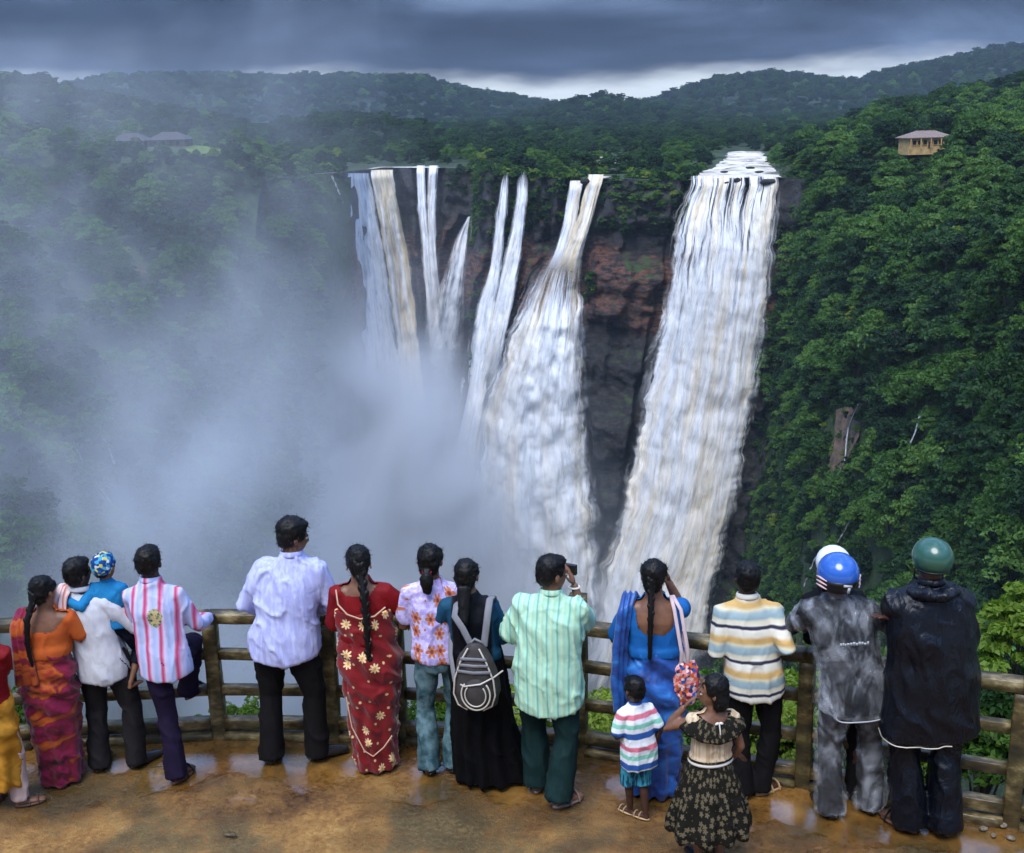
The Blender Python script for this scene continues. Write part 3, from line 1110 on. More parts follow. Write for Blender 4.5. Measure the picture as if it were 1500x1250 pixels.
# dark boulders standing in the lip of the widest fall and the central one
brnd = np.random.default_rng(3)
for i, (px, py, w, h) in enumerate([(1124, 266, 20, 9), (1098, 246, 13, 4), (1066, 268, 9, 4), (1080, 264, 8, 5), (1112, 252, 8, 3), (1060, 252, 9, 3), (856, 266, 11, 9), (898, 250, 10, 5), (1090, 278, 7, 9)]):
    D = float(Dc(px, 260)) - (3 if py > 256 else -25)
    p = at(px, py, D)
    s = D / FPX
    v, f = ell_vf((0, 0, 0), (w * s * .5, w * s * .4, h * s * .7), 14, 9)
    v = v * (1 + .75 * fbm(v * .45 + i * 7, 3, i))[:, None] * (1.25, 1.0, .75)
    tag(add('boulder', mesh_np('boulder', v, f, MATS['wet_rock']), loc=[float(a) for a in p]),
        ['dark wet boulder parting the water at the lip of the widest waterfall', 'dark rock between the two strands of the central waterfall'][int(px < 1000)], 'boulder',
        ['boulders at the lip of the widest waterfall', 'rocks at the top of the central waterfall'][int(px < 1000)])


# thin rivulets on the wooded slopes
def slope_point(px, py, P, PXg, PYg, off=3.0):
    k = np.argmin((PXg - px) ** 2 + (PYg - py) ** 2)
    p = P.reshape(-1, 3)[k]
    D = np.linalg.norm(p - CAM)
    q = cdir(px, py)
    q = q / np.linalg.norm(q)
    return CAM + q * (D - off)


def rivulet(pts, wid, label, S, off=3.0):
    pts = np.array(pts, float)
    n = 40
    s = np.linspace(0, len(pts) - 1, n)
    px = np.interp(s, np.arange(len(pts)), pts[:, 0])
    py = np.interp(s, np.arange(len(pts)), pts[:, 1])
    px += 1.5 * vnoise(np.stack([s * 4, s * 0, s * 0], -1), 3)
    ctr = np.array([slope_point(a, b, *S, off=off) for a, b in zip(px, py)])
    k = np.ones(5) / 5
    ctr = np.stack([np.convolve(np.pad(ctr[:, i], 2, mode='edge'), k, 'valid') for i in range(3)], -1)
    rad = [(.62 * wid * (.4 + .6 * abs(vnoise(np.array([[i * .5, 0., 0.]]), 8)[0])), wid * .35) for i in range(n)]
    v, f = tube_vf(ctr - ctr[0], rad, 6, up=(0, 1, 0))
    return tag(add('rivulet', mesh_np('rivulet', v, f, MATS['rivulet_water']), loc=[float(a) for a in ctr[0]]), label, 'rivulet')


mat('rivulet_water', lambda nt, b: nt.put(b.inputs['Base Color'], nt.ramp(nt.noise(nt.obj(), .35, 4, .7), [(.35, (.10, .11, .11)), (.62, (.50, .52, .54))])), rough=.4)
SR, SL = (RP, RPX, RPY), (LP, LPX, LPY)
rivulet([(1268, 556), (1258, 590), (1245, 620), (1240, 650), (1235, 685), (1215, 715)], .55, 'thin rivulet running past bare orange rock on the wooded gorge slope', SR, 4)
rivulet([(1350, 602), (1338, 640), (1322, 670), (1315, 690)], .6, 'short thin white rivulet among trees high on the gorge slope', SR, 8)
rivulet([(1262, 735), (1250, 752), (1238, 778), (1228, 795)], .5, 'thin rivulet on the lower mossy part of the gorge slope', SR, 4)
rivulet([(1196, 815), (1186, 835), (1178, 860)], .5, 'small rivulet low on the gorge slope beside the helmets', SR, 4)
rivulet([(90, 620), (110, 655), (128, 690), (150, 720), (178, 760), (195, 790)], .7, 'faint long rivulet down the misty slope', SL, 5)
rivulet([(150, 638), (158, 655), (168, 680)], .6, 'faint short rivulet on the misty slope', SL, 5)
rivulet([(486, 258), (492, 272), (498, 285)], .8, 'tiny trickle over the rim beside the broad left waterfall', SL, 6)


# ------------------------------------------------------------------ buildings
mat('house_wall', lambda nt, b: nt.put(b.inputs['Base Color'], nt.ramp(nt.noise(nt.obj(), .8, 5), [(.35, (.42, .27, .10)), (.6, (.58, .40, .17))])), rough=.85)
mat('house_roof', lambda nt, b: nt.put(b.inputs['Base Color'], nt.ramp(nt.noise(nt.scalev(nt.obj(), (2, 2, 6)), 1, 4), [(.35, (.12, .085, .07)), (.6, (.24, .18, .15))])), rough=.8)
mat('slate_roof', lambda nt, b: nt.put(b.inputs['Base Color'], nt.ramp(nt.noise(nt.scalev(nt.obj(), (2, 2, 6)), 1, 4), [(.35, (.022, .020, .023)), (.6, (.06, .052, .056))])), rough=.75)
mat('shaded_cream_wall', lambda nt, b: nt.put(b.inputs['Base Color'], nt.ramp(nt.noise(nt.obj(), .8, 5), [(.35, (.07, .06, .05)), (.6, (.15, .13, .11))])), rough=.85)  # cream walls, base colour darkened to carry the shadow lying on them
mat('dark_glass', color=(.015, .018, .022), rough=.15)
mat('door_wood', color=(.07, .035, .02), rough=.6)


def hip_roof(w, d, h, over, z):
    W, Dp = w / 2 + over, d / 2 + over
    rl = max(.3, w / 2 - d / 2)
    t_ = .25
    v = [(-W, -Dp, z), (W, -Dp, z), (W, Dp, z), (-W, Dp, z), (-rl, 0, z + h), (rl, 0, z + h),
         (-W, -Dp, z - t_), (W, -Dp, z - t_), (W, Dp, z - t_), (-W, Dp, z - t_)]
    f = [(0, 1, 5, 4), (2, 3, 4, 5), (1, 2, 5), (3, 0, 4), (0, 6, 7, 1), (1, 7, 8, 2), (2, 8, 9, 3), (3, 9, 6, 0), (9, 8, 7, 6)]
    return np.array(v, float), f


def house(name, label, loc, rz, w, d, h, wall, roof, nwin, rh=2.2, veranda=True, group=None):
    t = thing(name, label, 'house', loc, rz, group)
    add('wall', MB().box((0, 0, h / 2 - 1), (w, d, h + 2)).mesh('wall', MATS[wall], False), t)
    v, f = hip_roof(w, d, rh, .9, h + .12)
    rf = add('roof', mesh_np('roof', v, f, MATS[roof], smooth=False), t)
    add('ridge_cap', MB().box((0, 0, h + rh + .15), (max(.6, w - d), .35, .18)).mesh('ridge_cap', MATS[roof], False), rf)
    xs = np.linspace(-w / 2, w / 2, nwin + 2)[1:-1]
    wm = MB().box((0, 0, 0), (1.3, .14, 1.4)).mesh('window', MATS['dark_glass'], False)
    fm = MB().box((0, -.02, .78), (1.6, .2, .14)).box((0, -.02, -.78), (1.6, .26, .14)).box((.73, -.02, 0), (.14, .2, 1.5)).box((-.73, -.02, 0), (.14, .2, 1.5)).mesh('frame', MATS[wall], False)
    for i, x in enumerate(xs):
        if i == nwin // 2:
            add('door', MB().box((0, 0, 0), (1.2, .14, 2.1)).mesh('door', MATS['door_wood'], False), t, (x, -d / 2 - .05, 1.06))
        else:
            wo = add('window', wm, t, (x, -d / 2 - .05, h * .55))
            add('frame', fm, wo)
    if veranda:
        pm = MB().box((0, 0, h / 2), (.3, .3, h)).mesh('pillar', MATS[wall], False)
        for x in np.linspace(-w / 2 + .3, w / 2 - .3, 5):
            add('pillar', pm, t, (x, -d / 2 - .7, 0))
    return t


house('bungalow', 'yellow bungalow with brown hipped roof among trees above the gorge slope', at(1354, 217, 396), R_(6), 14.5, 8, 3.4, 'house_wall', 'house_roof', 7, 2.1)
# grassy knoll that carries the cottages, its right shoulder mown as a lawn
KC = at(228, 212, 428)
KR = np.array([38.0, 26.0, 15.0])
KC[2] -= KR[2] + .5


def knoll_z(x, y):
    r2 = ((x - KC[0]) / KR[0]) ** 2 + ((y - KC[1]) / KR[1]) ** 2
    return KC[2] + KR[2] * np.clip(1 - r2 ** 1.8, 0, 1) ** .7 - 25 * np.clip(r2 - .97, 0, 1)


def knoll_sheet(name, x0, x1, y0, y1, up, material):
    X, Y = np.meshgrid(np.linspace(x0, x1, 70), np.linspace(y0, y1, 46))
    V = np.stack([X, Y, knoll_z(X, Y) + up], -1)
    V[..., 2] += .35 * fbm(np.stack([X, Y, 0 * X], -1) * .25, 3, 4)
    return tag(add(name, mesh_np(name, V, grid_faces(46, 70)[:, ::-1], material)), kind='structure')


def f_knoll(nt, b):
    p = nt.pos()
    x, y, z = nt.xyz(p)
    n = nt.noise(p, .35, 5, .65)
    c = nt.ramp(n, [(.32, (.010, .024, .008)), (.55, (.030, .062, .016)), (.75, (.06, .10, .026))])
    w = nt.math('ADD', x, nt.math('MULTIPLY', nt.math('SUBTRACT', n, .5), 9.0))
    lawn = nt.math('MULTIPLY', nt.maprange(w, float(KC[0]) + 11, float(KC[0]) + 14), nt.maprange(nt.math('ADD', z, nt.math('MULTIPLY', nt.math('SUBTRACT', n, .5), 3.0)), float(KC[2] + KR[2] * .72), float(KC[2] + KR[2] * .84)))
    nt.put(b.inputs['Base Color'], nt.mix(lawn, c, nt.ramp(n, [(.35, (.055, .10, .016)), (.65, (.13, .185, .03))])))
    b.inputs['Roughness'].default_value = .9
    nt.put(b.inputs['Normal'], nt.bump(nt.noise(p, .8, 6, .7), .8, 1.0))


mat('knoll_grass', f_knoll)
knoll_sheet('knoll', KC[0] - 37.5, KC[0] + 37.5, KC[1] - 25.5, KC[1] + 25.5, 0, MATS['knoll_grass'])
kr = np.random.default_rng(12)
kx, ky = KC[0] + kr.uniform(-37, 37, 900), KC[1] + kr.uniform(-26, 2, 900)
kq = ((kx - KC[0]) / KR[0]) ** 2 + ((ky - KC[1]) / KR[1]) ** 2
kz = knoll_z(kx, ky)
kk = (kq < 1.02) & (kz < KC[2] + KR[2] * np.where(kx > KC[0] + 9, .74, .84))
kp = thin(np.stack([kx, ky, kz], -1)[kk], 2.3, kr)
gn_scatter('thicket', 'dark thicket wrapping the flanks of the grassy knoll below the cottages', 'thicket', kp - (0, 0, .8), kr.uniform(.22, .50, len(kp)), protos,
           kr.choice(6, len(kp), p=[.35, .15, .30, .12, .02, .06]), kr.uniform(0, 2 * PI, len(kp)))
for px, py, w, lab in [(145, 213, 11, 'outermost of three slate-roofed cottages, furthest from the sloping lawn'), (193, 207, 12, 'middle one of three slate-roofed cottages on the misty plateau'),
                       (250, 206, 13, 'slate-roofed cottage standing closest to the bright sloping lawn')]:
    cp_ = at(px, py, KC[1] - 3)
    cp_[2] = knoll_z(cp_[0], cp_[1] - 4) - .05
    house('cottage', lab, cp_, R_(-4), w, 8, 2.2, 'shaded_cream_wall', 'slate_roof', 4, 2.8, True, 'slate-roofed cottages on the plateau')


def patch(name, poly, off, material, S, n=18, label=None, cat=None, kind='structure'):
    """a sheet laid over a slope inside a photo-traced outline"""
    poly = np.array(poly, float)
    c = poly.mean(0)
    V = [slope_point(*c, *S, off=off)]
    m = len(poly)
    for r_ in np.linspace(.2, 1, 5):
        for p in poly:
            q = c + (p - c) * r_
            V.append(slope_point(*q, *S, off=off))
    F = [(0, 1 + (i + 1) % m, 1 + i) for i in range(m)]
    for k in range(4):
        for i in range(m):
            a, b = 1 + k * m + i, 1 + k * m + (i + 1) % m
            F.append((a, b, b + m, a + m))
    return tag(add(name, mesh_np(name, np.array(V), F, material)), label, cat, kind=kind)


mat('red_soil', lambda nt, b: nt.put(b.inputs['Base Color'], nt.ramp(nt.noise(nt.pos(), .4, 5), [(.35, (.14, .04, .03)), (.65, (.30, .10, .07))])), rough=.9)
mat('pale_rock', lambda nt, b: nt.put(b.inputs['Base Color'], nt.ramp(nt.noise(nt.pos(), .5, 6, .7), [(.35, (.035, .028, .020)), (.5, (.10, .065, .040)), (.68, (.20, .13, .085))])), rough=.8)
patch('bare_earth', [(252, 230), (262, 227), (270, 232), (268, 242), (260, 245), (254, 239)], 16.0, MATS['red_soil'], SL)
patch('rock_face', [(1225, 600), (1245, 595), (1262, 610), (1258, 640), (1245, 665), (1235, 690), (1218, 695), (1212, 670), (1222, 640)], 2.0, MATS['pale_rock'], SR)

# ------------------------------------------------------------------ spray drifting out of the gorge
def volume_box(name, lo, hi, density_fn, color, kind='stuff', label=None, cat=None, step=1.0, aniso=0.0):
    lo, hi = np.array(lo, float), np.array(hi, float)
    me = MB().box((lo + hi) / 2, hi - lo).mesh(name, None, False)
    m = bpy.data.materials.new(name)
    m.use_nodes = True
    nt = NT(m.node_tree)
    for n in list(nt.n):
        if n.type == 'BSDF_PRINCIPLED':
            nt.n.remove(n)
    out = next(n for n in nt.n if n.type == 'OUTPUT_MATERIAL')
    pv = nt.new('ShaderNodeVolumePrincipled')
    pv.inputs['Color'].default_value = (*color, 1)
    pv.inputs['Anisotropy'].default_value = aniso
    nt.put(pv.inputs['Density'], density_fn(nt) if callable(density_fn) else density_fn)
    nt.l.new(pv.outputs[0], out.inputs['Volume'])
    if not callable(density_fn):
        m.cycles.homogeneous_volume = True
    m.cycles.volume_step_rate = step
    me.materials.append(m)
    return tag(add(name, me), label, cat, kind=kind)


def mist_cloud(name, lo, hi, voxel, items, nscale, lo_, hi_, color, label, gain=1.0, detail=4.0, warp=0.0, nlo=.03):
    """a real volume grid: gaussian plumes broken up by noise, voxelised by geometry nodes"""
    o = add(name, bpy.data.meshes.new(name))
    ng = bpy.data.node_groups.new(name, 'GeometryNodeTree')
    ng.interface.new_socket('Geometry', in_out='INPUT', socket_type='NodeSocketGeometry')
    ng.interface.new_socket('Geometry', in_out='OUTPUT', socket_type='NodeSocketGeometry')
    nt = NT(ng)
    go = nt.new('NodeGroupOutput')
    p = nt.new('GeometryNodeInputPosition').outputs[0]
    tot = None
    for (px, py, D), rad, dens in items:
        c_ = at(px, py, D)
        q = nt.vmath('DIVIDE', nt.vmath('SUBTRACT', p, tuple(map(float, c_))), rad)
        g = nt.math('MULTIPLY', nt.math('POWER', 2.71828, nt.math('MULTIPLY', nt.vmath('DOT_PRODUCT', q, q), -1.0)), dens * gain)
        tot = g if tot is None else nt.math('ADD', tot, g)
    n = nt.noise(nt.scalev(p, nscale), 1.0, detail, .55, warp)
    den = nt.math('MAXIMUM', nt.math('SUBTRACT', nt.math('MULTIPLY', tot, nt.maprange(n, lo_, hi_, nlo, 1.6)), .00025 * gain), 0.0)
    vc = nt.new('GeometryNodeVolumeCube')
    nt.put(vc.inputs['Density'], den)
    vc.inputs['Min'].default_value = lo
    vc.inputs['Max'].default_value = hi
    for ax, k in zip('XYZ', range(3)):
        vc.inputs['Resolution ' + ax].default_value = int((hi[k] - lo[k]) / voxel)
    m = bpy.data.materials.new(name)
    m.use_nodes = True
    mt = NT(m.node_tree)
    for nd in list(mt.n):
        if nd.type == 'BSDF_PRINCIPLED':
            mt.n.remove(nd)
    out = next(nd for nd in mt.n if nd.type == 'OUTPUT_MATERIAL')
    pv = mt.new('ShaderNodeVolumePrincipled')
    pv.inputs['Color'].default_value = (*color, 1)
    pv.inputs['Density'].default_value = 1.0
    mt.l.new(pv.outputs[0], out.inputs['Volume'])
    sm = nt.new('GeometryNodeSetMaterial')
    sm.inputs['Material'].default_value = m
    nt.l.new(vc.outputs[0], sm.inputs[0])
    nt.l.new(sm.outputs[0], go.inputs[0])
    o.data.materials.append(m)
    md = o.modifiers.new('mist', 'NODES')
    md.node_group = ng
    return tag(o, label, 'mist', kind='stuff')


mist_cloud('spray_mist', (-290, 150, -238), (70, 520, 30), 3.0, [
    ((600, 850, 425), (38, 30, 50), .105),
    ((690, 980, 405), (50, 34, 36), .050),
    ((585, 600, 470), (16, 18, 26), .150),
    ((570, 730, 450), (26, 24, 34), .065),
    ((450, 920, 400), (55, 40, 38), .020),
    ((190, 900, 255), (70, 40, 50), .0150),
    ((260, 660, 345), (95, 45, 85), .0038),
    ((40, 560, 320), (55, 50, 100), .0048),
    ((330, 400, 430), (75, 40, 60), .0026),
    ((30, 230, 380), (60, 50, 40), .0028),
    ((10, 800, 215), (48, 34, 46), .0150)], (.026, .026, .022), .40, .66,
    (.88, .93, 1.0), 'white spray rising from the foot of the falls and filling the gorge', 1.0, 7.0, .9, .16)
mist_cloud('drifting_cloud', (-420, 560, -12), (120, 1150, 150), 6.0, [
    ((430, 110, 800), (55, 120, 75), .0008), ((120, 150, 800), (140, 120, 80), .0005), ((560, 60, 800), (40, 90, 50), .0009), ((300, 30, 800), (160, 120, 50), .0004)],
    (.012, .010, .010), .38, .66, (.80, .88, 1.0), 'thin cloud of spray drifting over the wooded hills', 1.0, 5.0, .8)
volume_box('haze', (-2950, -60, -247.5), (2950, 4300, 215), .00006, (.62, .78, 1.0))
# ------------------------------------------------------------------ viewing platform
FEN = np.array([(-6.0, 7.10), (-4.62, 7.20), (-3.33, 7.27), (-2.10, 7.33), (-1.29, 7.27), (-0.82, 7.20), (0.40, 7.00), (1.78, 6.52), (2.90, 6.05), (4.10, 5.45), (5.3, 4.8)])


def fen_y(x):
    return np.interp(x, FEN[:, 0], FEN[:, 1])


def f_ground(nt, b):
    p = nt.pos()
    att = nt.new('ShaderNodeAttribute', attribute_name='edge')
    e = att.outputs['Fac']
    n1 = nt.noise(p, 1.1, 5, .6)
    n2 = nt.noise(nt.vmath('ADD', p, (5, 3, 1)), 2.6, 6, .68)
    n3 = nt.noise(p, 32.0, 5, .72)
    gr = nt.noise(p, 150.0, 3, .65)
    base = nt.ramp(nt.math('ADD', nt.math('MULTIPLY', n2, .6), nt.math('MULTIPLY', n3, .4)),
                   [(.32, (.055, .024, .006)), (.45, (.19, .088, .020)), (.55, (.34, .175, .042)), (.68, (.50, .31, .10))])
    base = nt.mix(nt.maprange(gr, .56, .70, 0, .45), base, (.13, .075, .03))
    # algae stains and trodden mud
    st = nt.maprange(nt.math('ADD', n1, nt.math('MULTIPLY', nt.math('SUBTRACT', n3, .5), .45)), .46, .60)
    base = nt.mix(nt.math('MULTIPLY', st, .78), base, nt.ramp(n3, [(.3, (.035, .030, .012)), (.7, (.12, .095, .035))]))
    # standing water along the foot of the railing
    wn_ = nt.noise(nt.vmath('ADD', p, (2.2, 9.1, 0)), 2.1, 4, .55)
    wet = nt.maprange(nt.math('ADD', nt.math('MULTIPLY', e, .62), wn_), .80, .90)
    damp = nt.maprange(nt.math('ADD', nt.math('MULTIPLY', e, .55), wn_), .50, .80)
    base = nt.mix(nt.math('MULTIPLY', damp, .75), base, nt.mix(1.0, base, (.45, .42, .40), 'MULTIPLY'))
    nt.put(b.inputs['Base Color'], base)
    rr = nt.mix(damp, nt.maprange(n3, .3, .7, .42, .75), nt.maprange(n3, .3, .7, .20, .42))
    nt.put(b.inputs['Roughness'], nt.mix(wet, rr, (.035, .035, .035)))
    nt.put(b.inputs['Specular IOR Level'], nt.maprange(wet, 0, 1, .5, 1.0))
    h = nt.math('ADD', nt.math('MULTIPLY', n3, .6), nt.math('MULTIPLY', gr, .4))
    hh = nt.math('MULTIPLY', h, nt.math('SUBTRACT', 1.0, nt.math('MULTIPLY', wet, .93)))
    nt.put(b.inputs['Normal'], nt.bump(hh, .9, .022))


mat('wet_earth', f_ground)
xs = np.arange(-6.0, 5.31, .06)
ss = np.linspace(0, 1, 190)
X, S_ = np.meshgrid(xs, ss)
Y = -7 + S_ * (fen_y(X) + .20 + 7)
pl = np.stack([X, Y, np.zeros_like(X)], -1)
pl[..., 2] = .010 * fbm(pl * 1.3, 4, 2) + .004 * fbm(pl * 9, 2, 6) - .004
me = mesh_np('ground', pl, grid_faces(*X.shape)[:, ::-1], MATS['wet_earth'])
ea = me.attributes.new('edge', 'FLOAT', 'POINT')
dist = fen_y(X) - Y
ea.data.foreach_set('value', np.clip(1 - dist / 1.3, 0, 1).astype(np.float32).ravel())
tag(add('platform', me), kind='structure')

# bank that falls away behind the railing
ss = np.linspace(0, 1, 60)
X, S_ = np.meshgrid(np.arange(-6.0, 5.31, .15), ss)
run = S_ ** 1.5 * 22
bank = np.stack([X * (1 + S_ * 1.5), fen_y(X) + .20 + run, -.004 - .28 * np.clip(run / .25, 0, 1) - run * 1.25], -1)
bank[..., 2] += np.clip(run, 0, 1) * .25 * fbm(bank * .8, 4, 8)
tag(add('bank', mesh_np('bank', bank, grid_faces(*X.shape)[:, ::-1], MATS['slope_scrub'])), kind='structure')


# ------------------------------------------------------------------ railing
def f_rail(nt, b):
    p = nt.obj()
    q = nt.vmath('ADD', p, nt.scalev(nt.comb(nt.rnd(), nt.rnd(), nt.rnd()), (17, 9, 5)))
    n1 = nt.noise(q, 4.0, 6, .65)
    n2 = nt.noise(nt.scalev(q, (.45, 1, 1)), 11.0, 6, .66)
    c = nt.ramp(n2, [(.30, (.012, .009, .004)), (.46, (.075, .052, .018)), (.60, (.25, .19, .085)), (.76, (.50, .44, .28))])
    alg = nt.maprange(n1, .42, .58)
    c = nt.mix(nt.math('MULTIPLY', alg, .85), c, nt.ramp(n2, [(.3, (.008, .007, .004)), (.55, (.045, .036, .010)), (.75, (.16, .13, .03))]))
    nt.put(b.inputs['Base Color'], c)
    nt.put(b.inputs['Roughness'], nt.maprange(n1, .35, .65, .30, .65))
    nt.put(b.inputs['Normal'], nt.bump(n2, .7, .012))


mat('mossy_concrete', f_rail)


def beam(L, w, h, seed, taper=0.0):
    """beam along +X from 0 to L, edges worn and surface uneven"""
    n = max(4, int(L / .05))
    prof = np.array([(-1, -.86), (-.88, -1), (.88, -1), (1, -.86), (1, .86), (.88, 1), (-.88, 1), (-1, .86)]) * (w / 2, h / 2)
    x = np.linspace(0, L, n)
    V = np.zeros((n, 8, 3))
    V[..., 0] = x[:, None]
    V[..., 1] = prof[:, 0]
    V[..., 2] = prof[:, 1]
    V[..., 1:] *= 1 + .06 * fbm(V * (7, 20, 20) + seed * 3.1, 3, seed)[..., None]
    V[..., 2] += .006 * fbm(V * (2.5, 0, 0) + seed, 2, seed)[...]
    f = [tuple(q) for q in grid_faces(n, 8, True)]
    f += [tuple(range(8)), tuple(range(n * 8 - 1, n * 8 - 9, -1))]
    return V.reshape(-1, 3), f


railing = thing('railing', 'mossy weathered post and rail barrier along the edge of the viewing platform', 'railing', (0, 0, 0))
seed = 1


def rail_piece(name, a, b_, z, w, h):
    global seed
    a, b_ = np.array(a), np.array(b_)
    L = np.linalg.norm(b_ - a)
    seed += 1
    v, f = beam(L, w, h, seed)
    o = add(name, mesh_np(name, v, f, MATS['mossy_concrete']), railing, (a[0], a[1], z), math.atan2(b_[1] - a[1], b_[0] - a[0]))
    return o


for i in range(len(FEN) - 1):
    a, b_ = FEN[i], FEN[i + 1]
    d_ = (b_ - a) / np.linalg.norm(b_ - a)
    a2, b2 = a + d_ * .045, b_ - d_ * .045
    for nm, z, w, h, ext in (('top_rail', .900, .105, .072, .045), ('rail', .625, .062, .068, -.002), ('rail', .355, .062, .068, -.002), ('rail', .105, .080, .075, -.002), ('kerb', .015, .13, .06, -.002)):
        rail_piece(nm, a2 - d_ * ext, b2 + d_ * (ext - (.004 if ext > 0 else 0)), z, w, h)
for i, (x, y) in enumerate(FEN):
    tall = .21 if abs(x - .40) < .01 else 0
    hgt_ = .862 + tall
    v, f = beam(hgt_ + .25, .095 + (.02 if tall else 0), .095 + (.02 if tall else 0), 50 + i)
    v = np.stack([-v[:, 2], v[:, 1], v[:, 0] - .25], -1)
    k = min(max(i, 1), len(FEN) - 2)
    dd = FEN[k + 1] - FEN[k - 1]
    add('post', mesh_np('post', v, f, MATS['mossy_concrete']), railing, (x, y + (.12 if tall else 0), 0), math.atan2(dd[1], dd[0]))
# intermediate slimmer post beside the red sari and one behind the lavender shirt
for i, (x, dy) in enumerate([(-1.12, .02), (.34, -.10)]):
    v, f = beam(1.12, .07, .06, 80 + i)
    v = np.stack([-v[:, 2], v[:, 1], v[:, 0] - .25], -1)
    add('post', mesh_np('post', v, f, MATS['mossy_concrete']), railing, (x, fen_y(x) + dy + .1, 0), .1)

# ------------------------------------------------------------------ bushes beyond the railing
bush_m = []
for i, (R, Hc, mt, leaf) in enumerate([(.55, .75, 'leaf_near', .048), (.50, .60, 'leaf_near', .042), (.6, .8, 'leaf_mid', .045), (.45, .9, 'leaf_near', .060)]):
    cm, cc = crown_mesh('foliage', 400 + i, R, Hc, .1, 40, 75, leaf, MATS[mt])
    mb = MB()
    r2 = np.random.default_rng(i)
    for c_ in cc[:9]:
        mb.add(*tube_vf([(0, 0, -.5), c_ * (.4, .4, .5), c_], [.016, .011, .005], 5))
    bush_m.append((cm, mb.mesh('stem', MATS['bark'])))
BUSH = [
    (28, 1045, 7.9, 0, .40, 'small pale bush beyond the railing beside the mustard sari'),
    (345, 1052, 7.9, 1, .42, 'low leafy tuft at the railing foot left of the lavender shirt man'),
    (300, 1062, 7.8, 1, .26, 'tiny green tuft at the railing foot beside the raised sandal'),
    (610, 1070, 8.1, 0, .62, 'bright bush behind the railing between red sari and jeans'),
    (668, 1078, 8.1, 3, .55, 'bright bush behind the railing at the knees of the jeans girl'),
    (745, 1062, 8.2, 0, .62, 'bright bush behind the railing beside the black skirt'),
    (880, 1085, 8.0, 1, .62, 'yellow-green bush behind the tall gate post by the green shirt man'),
    (930, 1070, 8.2, 0, .70, 'yellow-green bush showing between tall post and blue sari'),
    (1015, 1075, 8.3, 2, .8, 'bush behind the railing hidden by the handbag'),
    (1150, 1050, 8.1, 0, .72, 'bright bush behind the railing beside the striped shirt man'),
    (1120, 1095, 7.6, 1, .62, 'low bush behind the railing at the knees of the striped shirt man'),
    (1160, 1110, 7.4, 3, .50, 'low fern-like bush at the railing foot near the clear raincoat'),
    (1290, 1045, 8.3, 2, .8, 'dark bush behind the railing between the two raincoats'),
    (1290, 1080, 7.4, 0, .65, 'bright bush behind the lower rails between the two raincoats'),
    (1400, 1040, 8.6, 2, 1.0, 'large mid green bush behind the navy raincoat'),
    (1450, 1050, 8.0, 0, .8, 'leafy bush behind the rails to the right of the navy raincoat'),
    (1440, 1110, 7.3, 0, .75, 'bush behind the lowest rails beside the navy raincoat'),
    (1490, 1075, 7.5, 2, .75, 'dense bush behind the end post of the railing'),
    (1494, 945, 7.5, 3, .62, 'tall bright yellow-green plant rising above the top rail'),
    (1240, 1120, 7.3, 2, .6, 'bush behind the rails hidden by the clear raincoat'),
]
for px, py, D, k, s_, lab in BUSH:
    p = at(px, py, D)
    p[2] -= .45 * s_
    t = thing('bush', lab, 'bush', p, px * .7, 'bushes growing behind the railing')
    t.scale = (s_,) * 3
    add('foliage', bush_m[k][0], t)
    add('stem', bush_m[k][1], t)
# ------------------------------------------------------------------ people: tools
TMP = bpy.data.scenes.new('tmp_build')


def remesh(mb, voxel, smooth=4, fac=.5):
    """union of closed overlapping shapes as one continuous skin -> (verts, faces)"""
    me = mb.mesh('tmp')
    o = bpy.data.objects.new('tmp', me)
    TMP.collection.objects.link(o)
    m = o.modifiers.new('r', 'REMESH')
    m.mode = 'VOXEL'
    m.voxel_size = voxel
    if smooth:
        s = o.modifiers.new('s', 'SMOOTH')
        s.iterations = smooth
        s.factor = fac
    vl = TMP.view_layers[0]
    vl.update()
    ev = o.evaluated_get(vl.depsgraph)
    r = ev.to_mesh()
    v = np.empty(len(r.vertices) * 3, np.float32)
    r.vertices.foreach_get('co', v)
    nrm = np.empty(len(r.vertices) * 3, np.float32)
    r.vertices.foreach_get('normal', nrm)
    n = len(r.polygons)
    ls = np.empty(n, np.int32)
    lt = np.empty(n, np.int32)
    r.polygons.foreach_get('loop_start', ls)
    r.polygons.foreach_get('loop_total', lt)
    li = np.empty(len(r.loops), np.int32)
    r.loops.foreach_get('vertex_index', li)
    q = lt == 4
    f = li[(ls[q][:, None] + np.arange(4))]
    ev.to_mesh_clear()
    TMP.collection.objects.unlink(o)
    bpy.data.objects.remove(o)
    bpy.data.meshes.remove(me)
    return v.reshape(-1, 3).astype(float), f, nrm.reshape(-1, 3).astype(float)


def unit(v):
    v = np.asarray(v, float)
    return v / (np.linalg.norm(v) + 1e-9)


def ik(a, t, l1, l2, pole):
    a, t = np.asarray(a, float), np.asarray(t, float)
    d = t - a
    L = np.linalg.norm(d)
    Lm = min(max(L, abs(l1 - l2) + .01), (l1 + l2) * .995)
    d = d / L
    t2 = a + d * Lm
    x = (l1 * l1 - l2 * l2 + Lm * Lm) / (2 * Lm)
    h = math.sqrt(max(l1 * l1 - x * x, 0))
    p = np.asarray(pole, float)
    p = unit(p - d * (p @ d))
    return a + d * x + p * h, t2


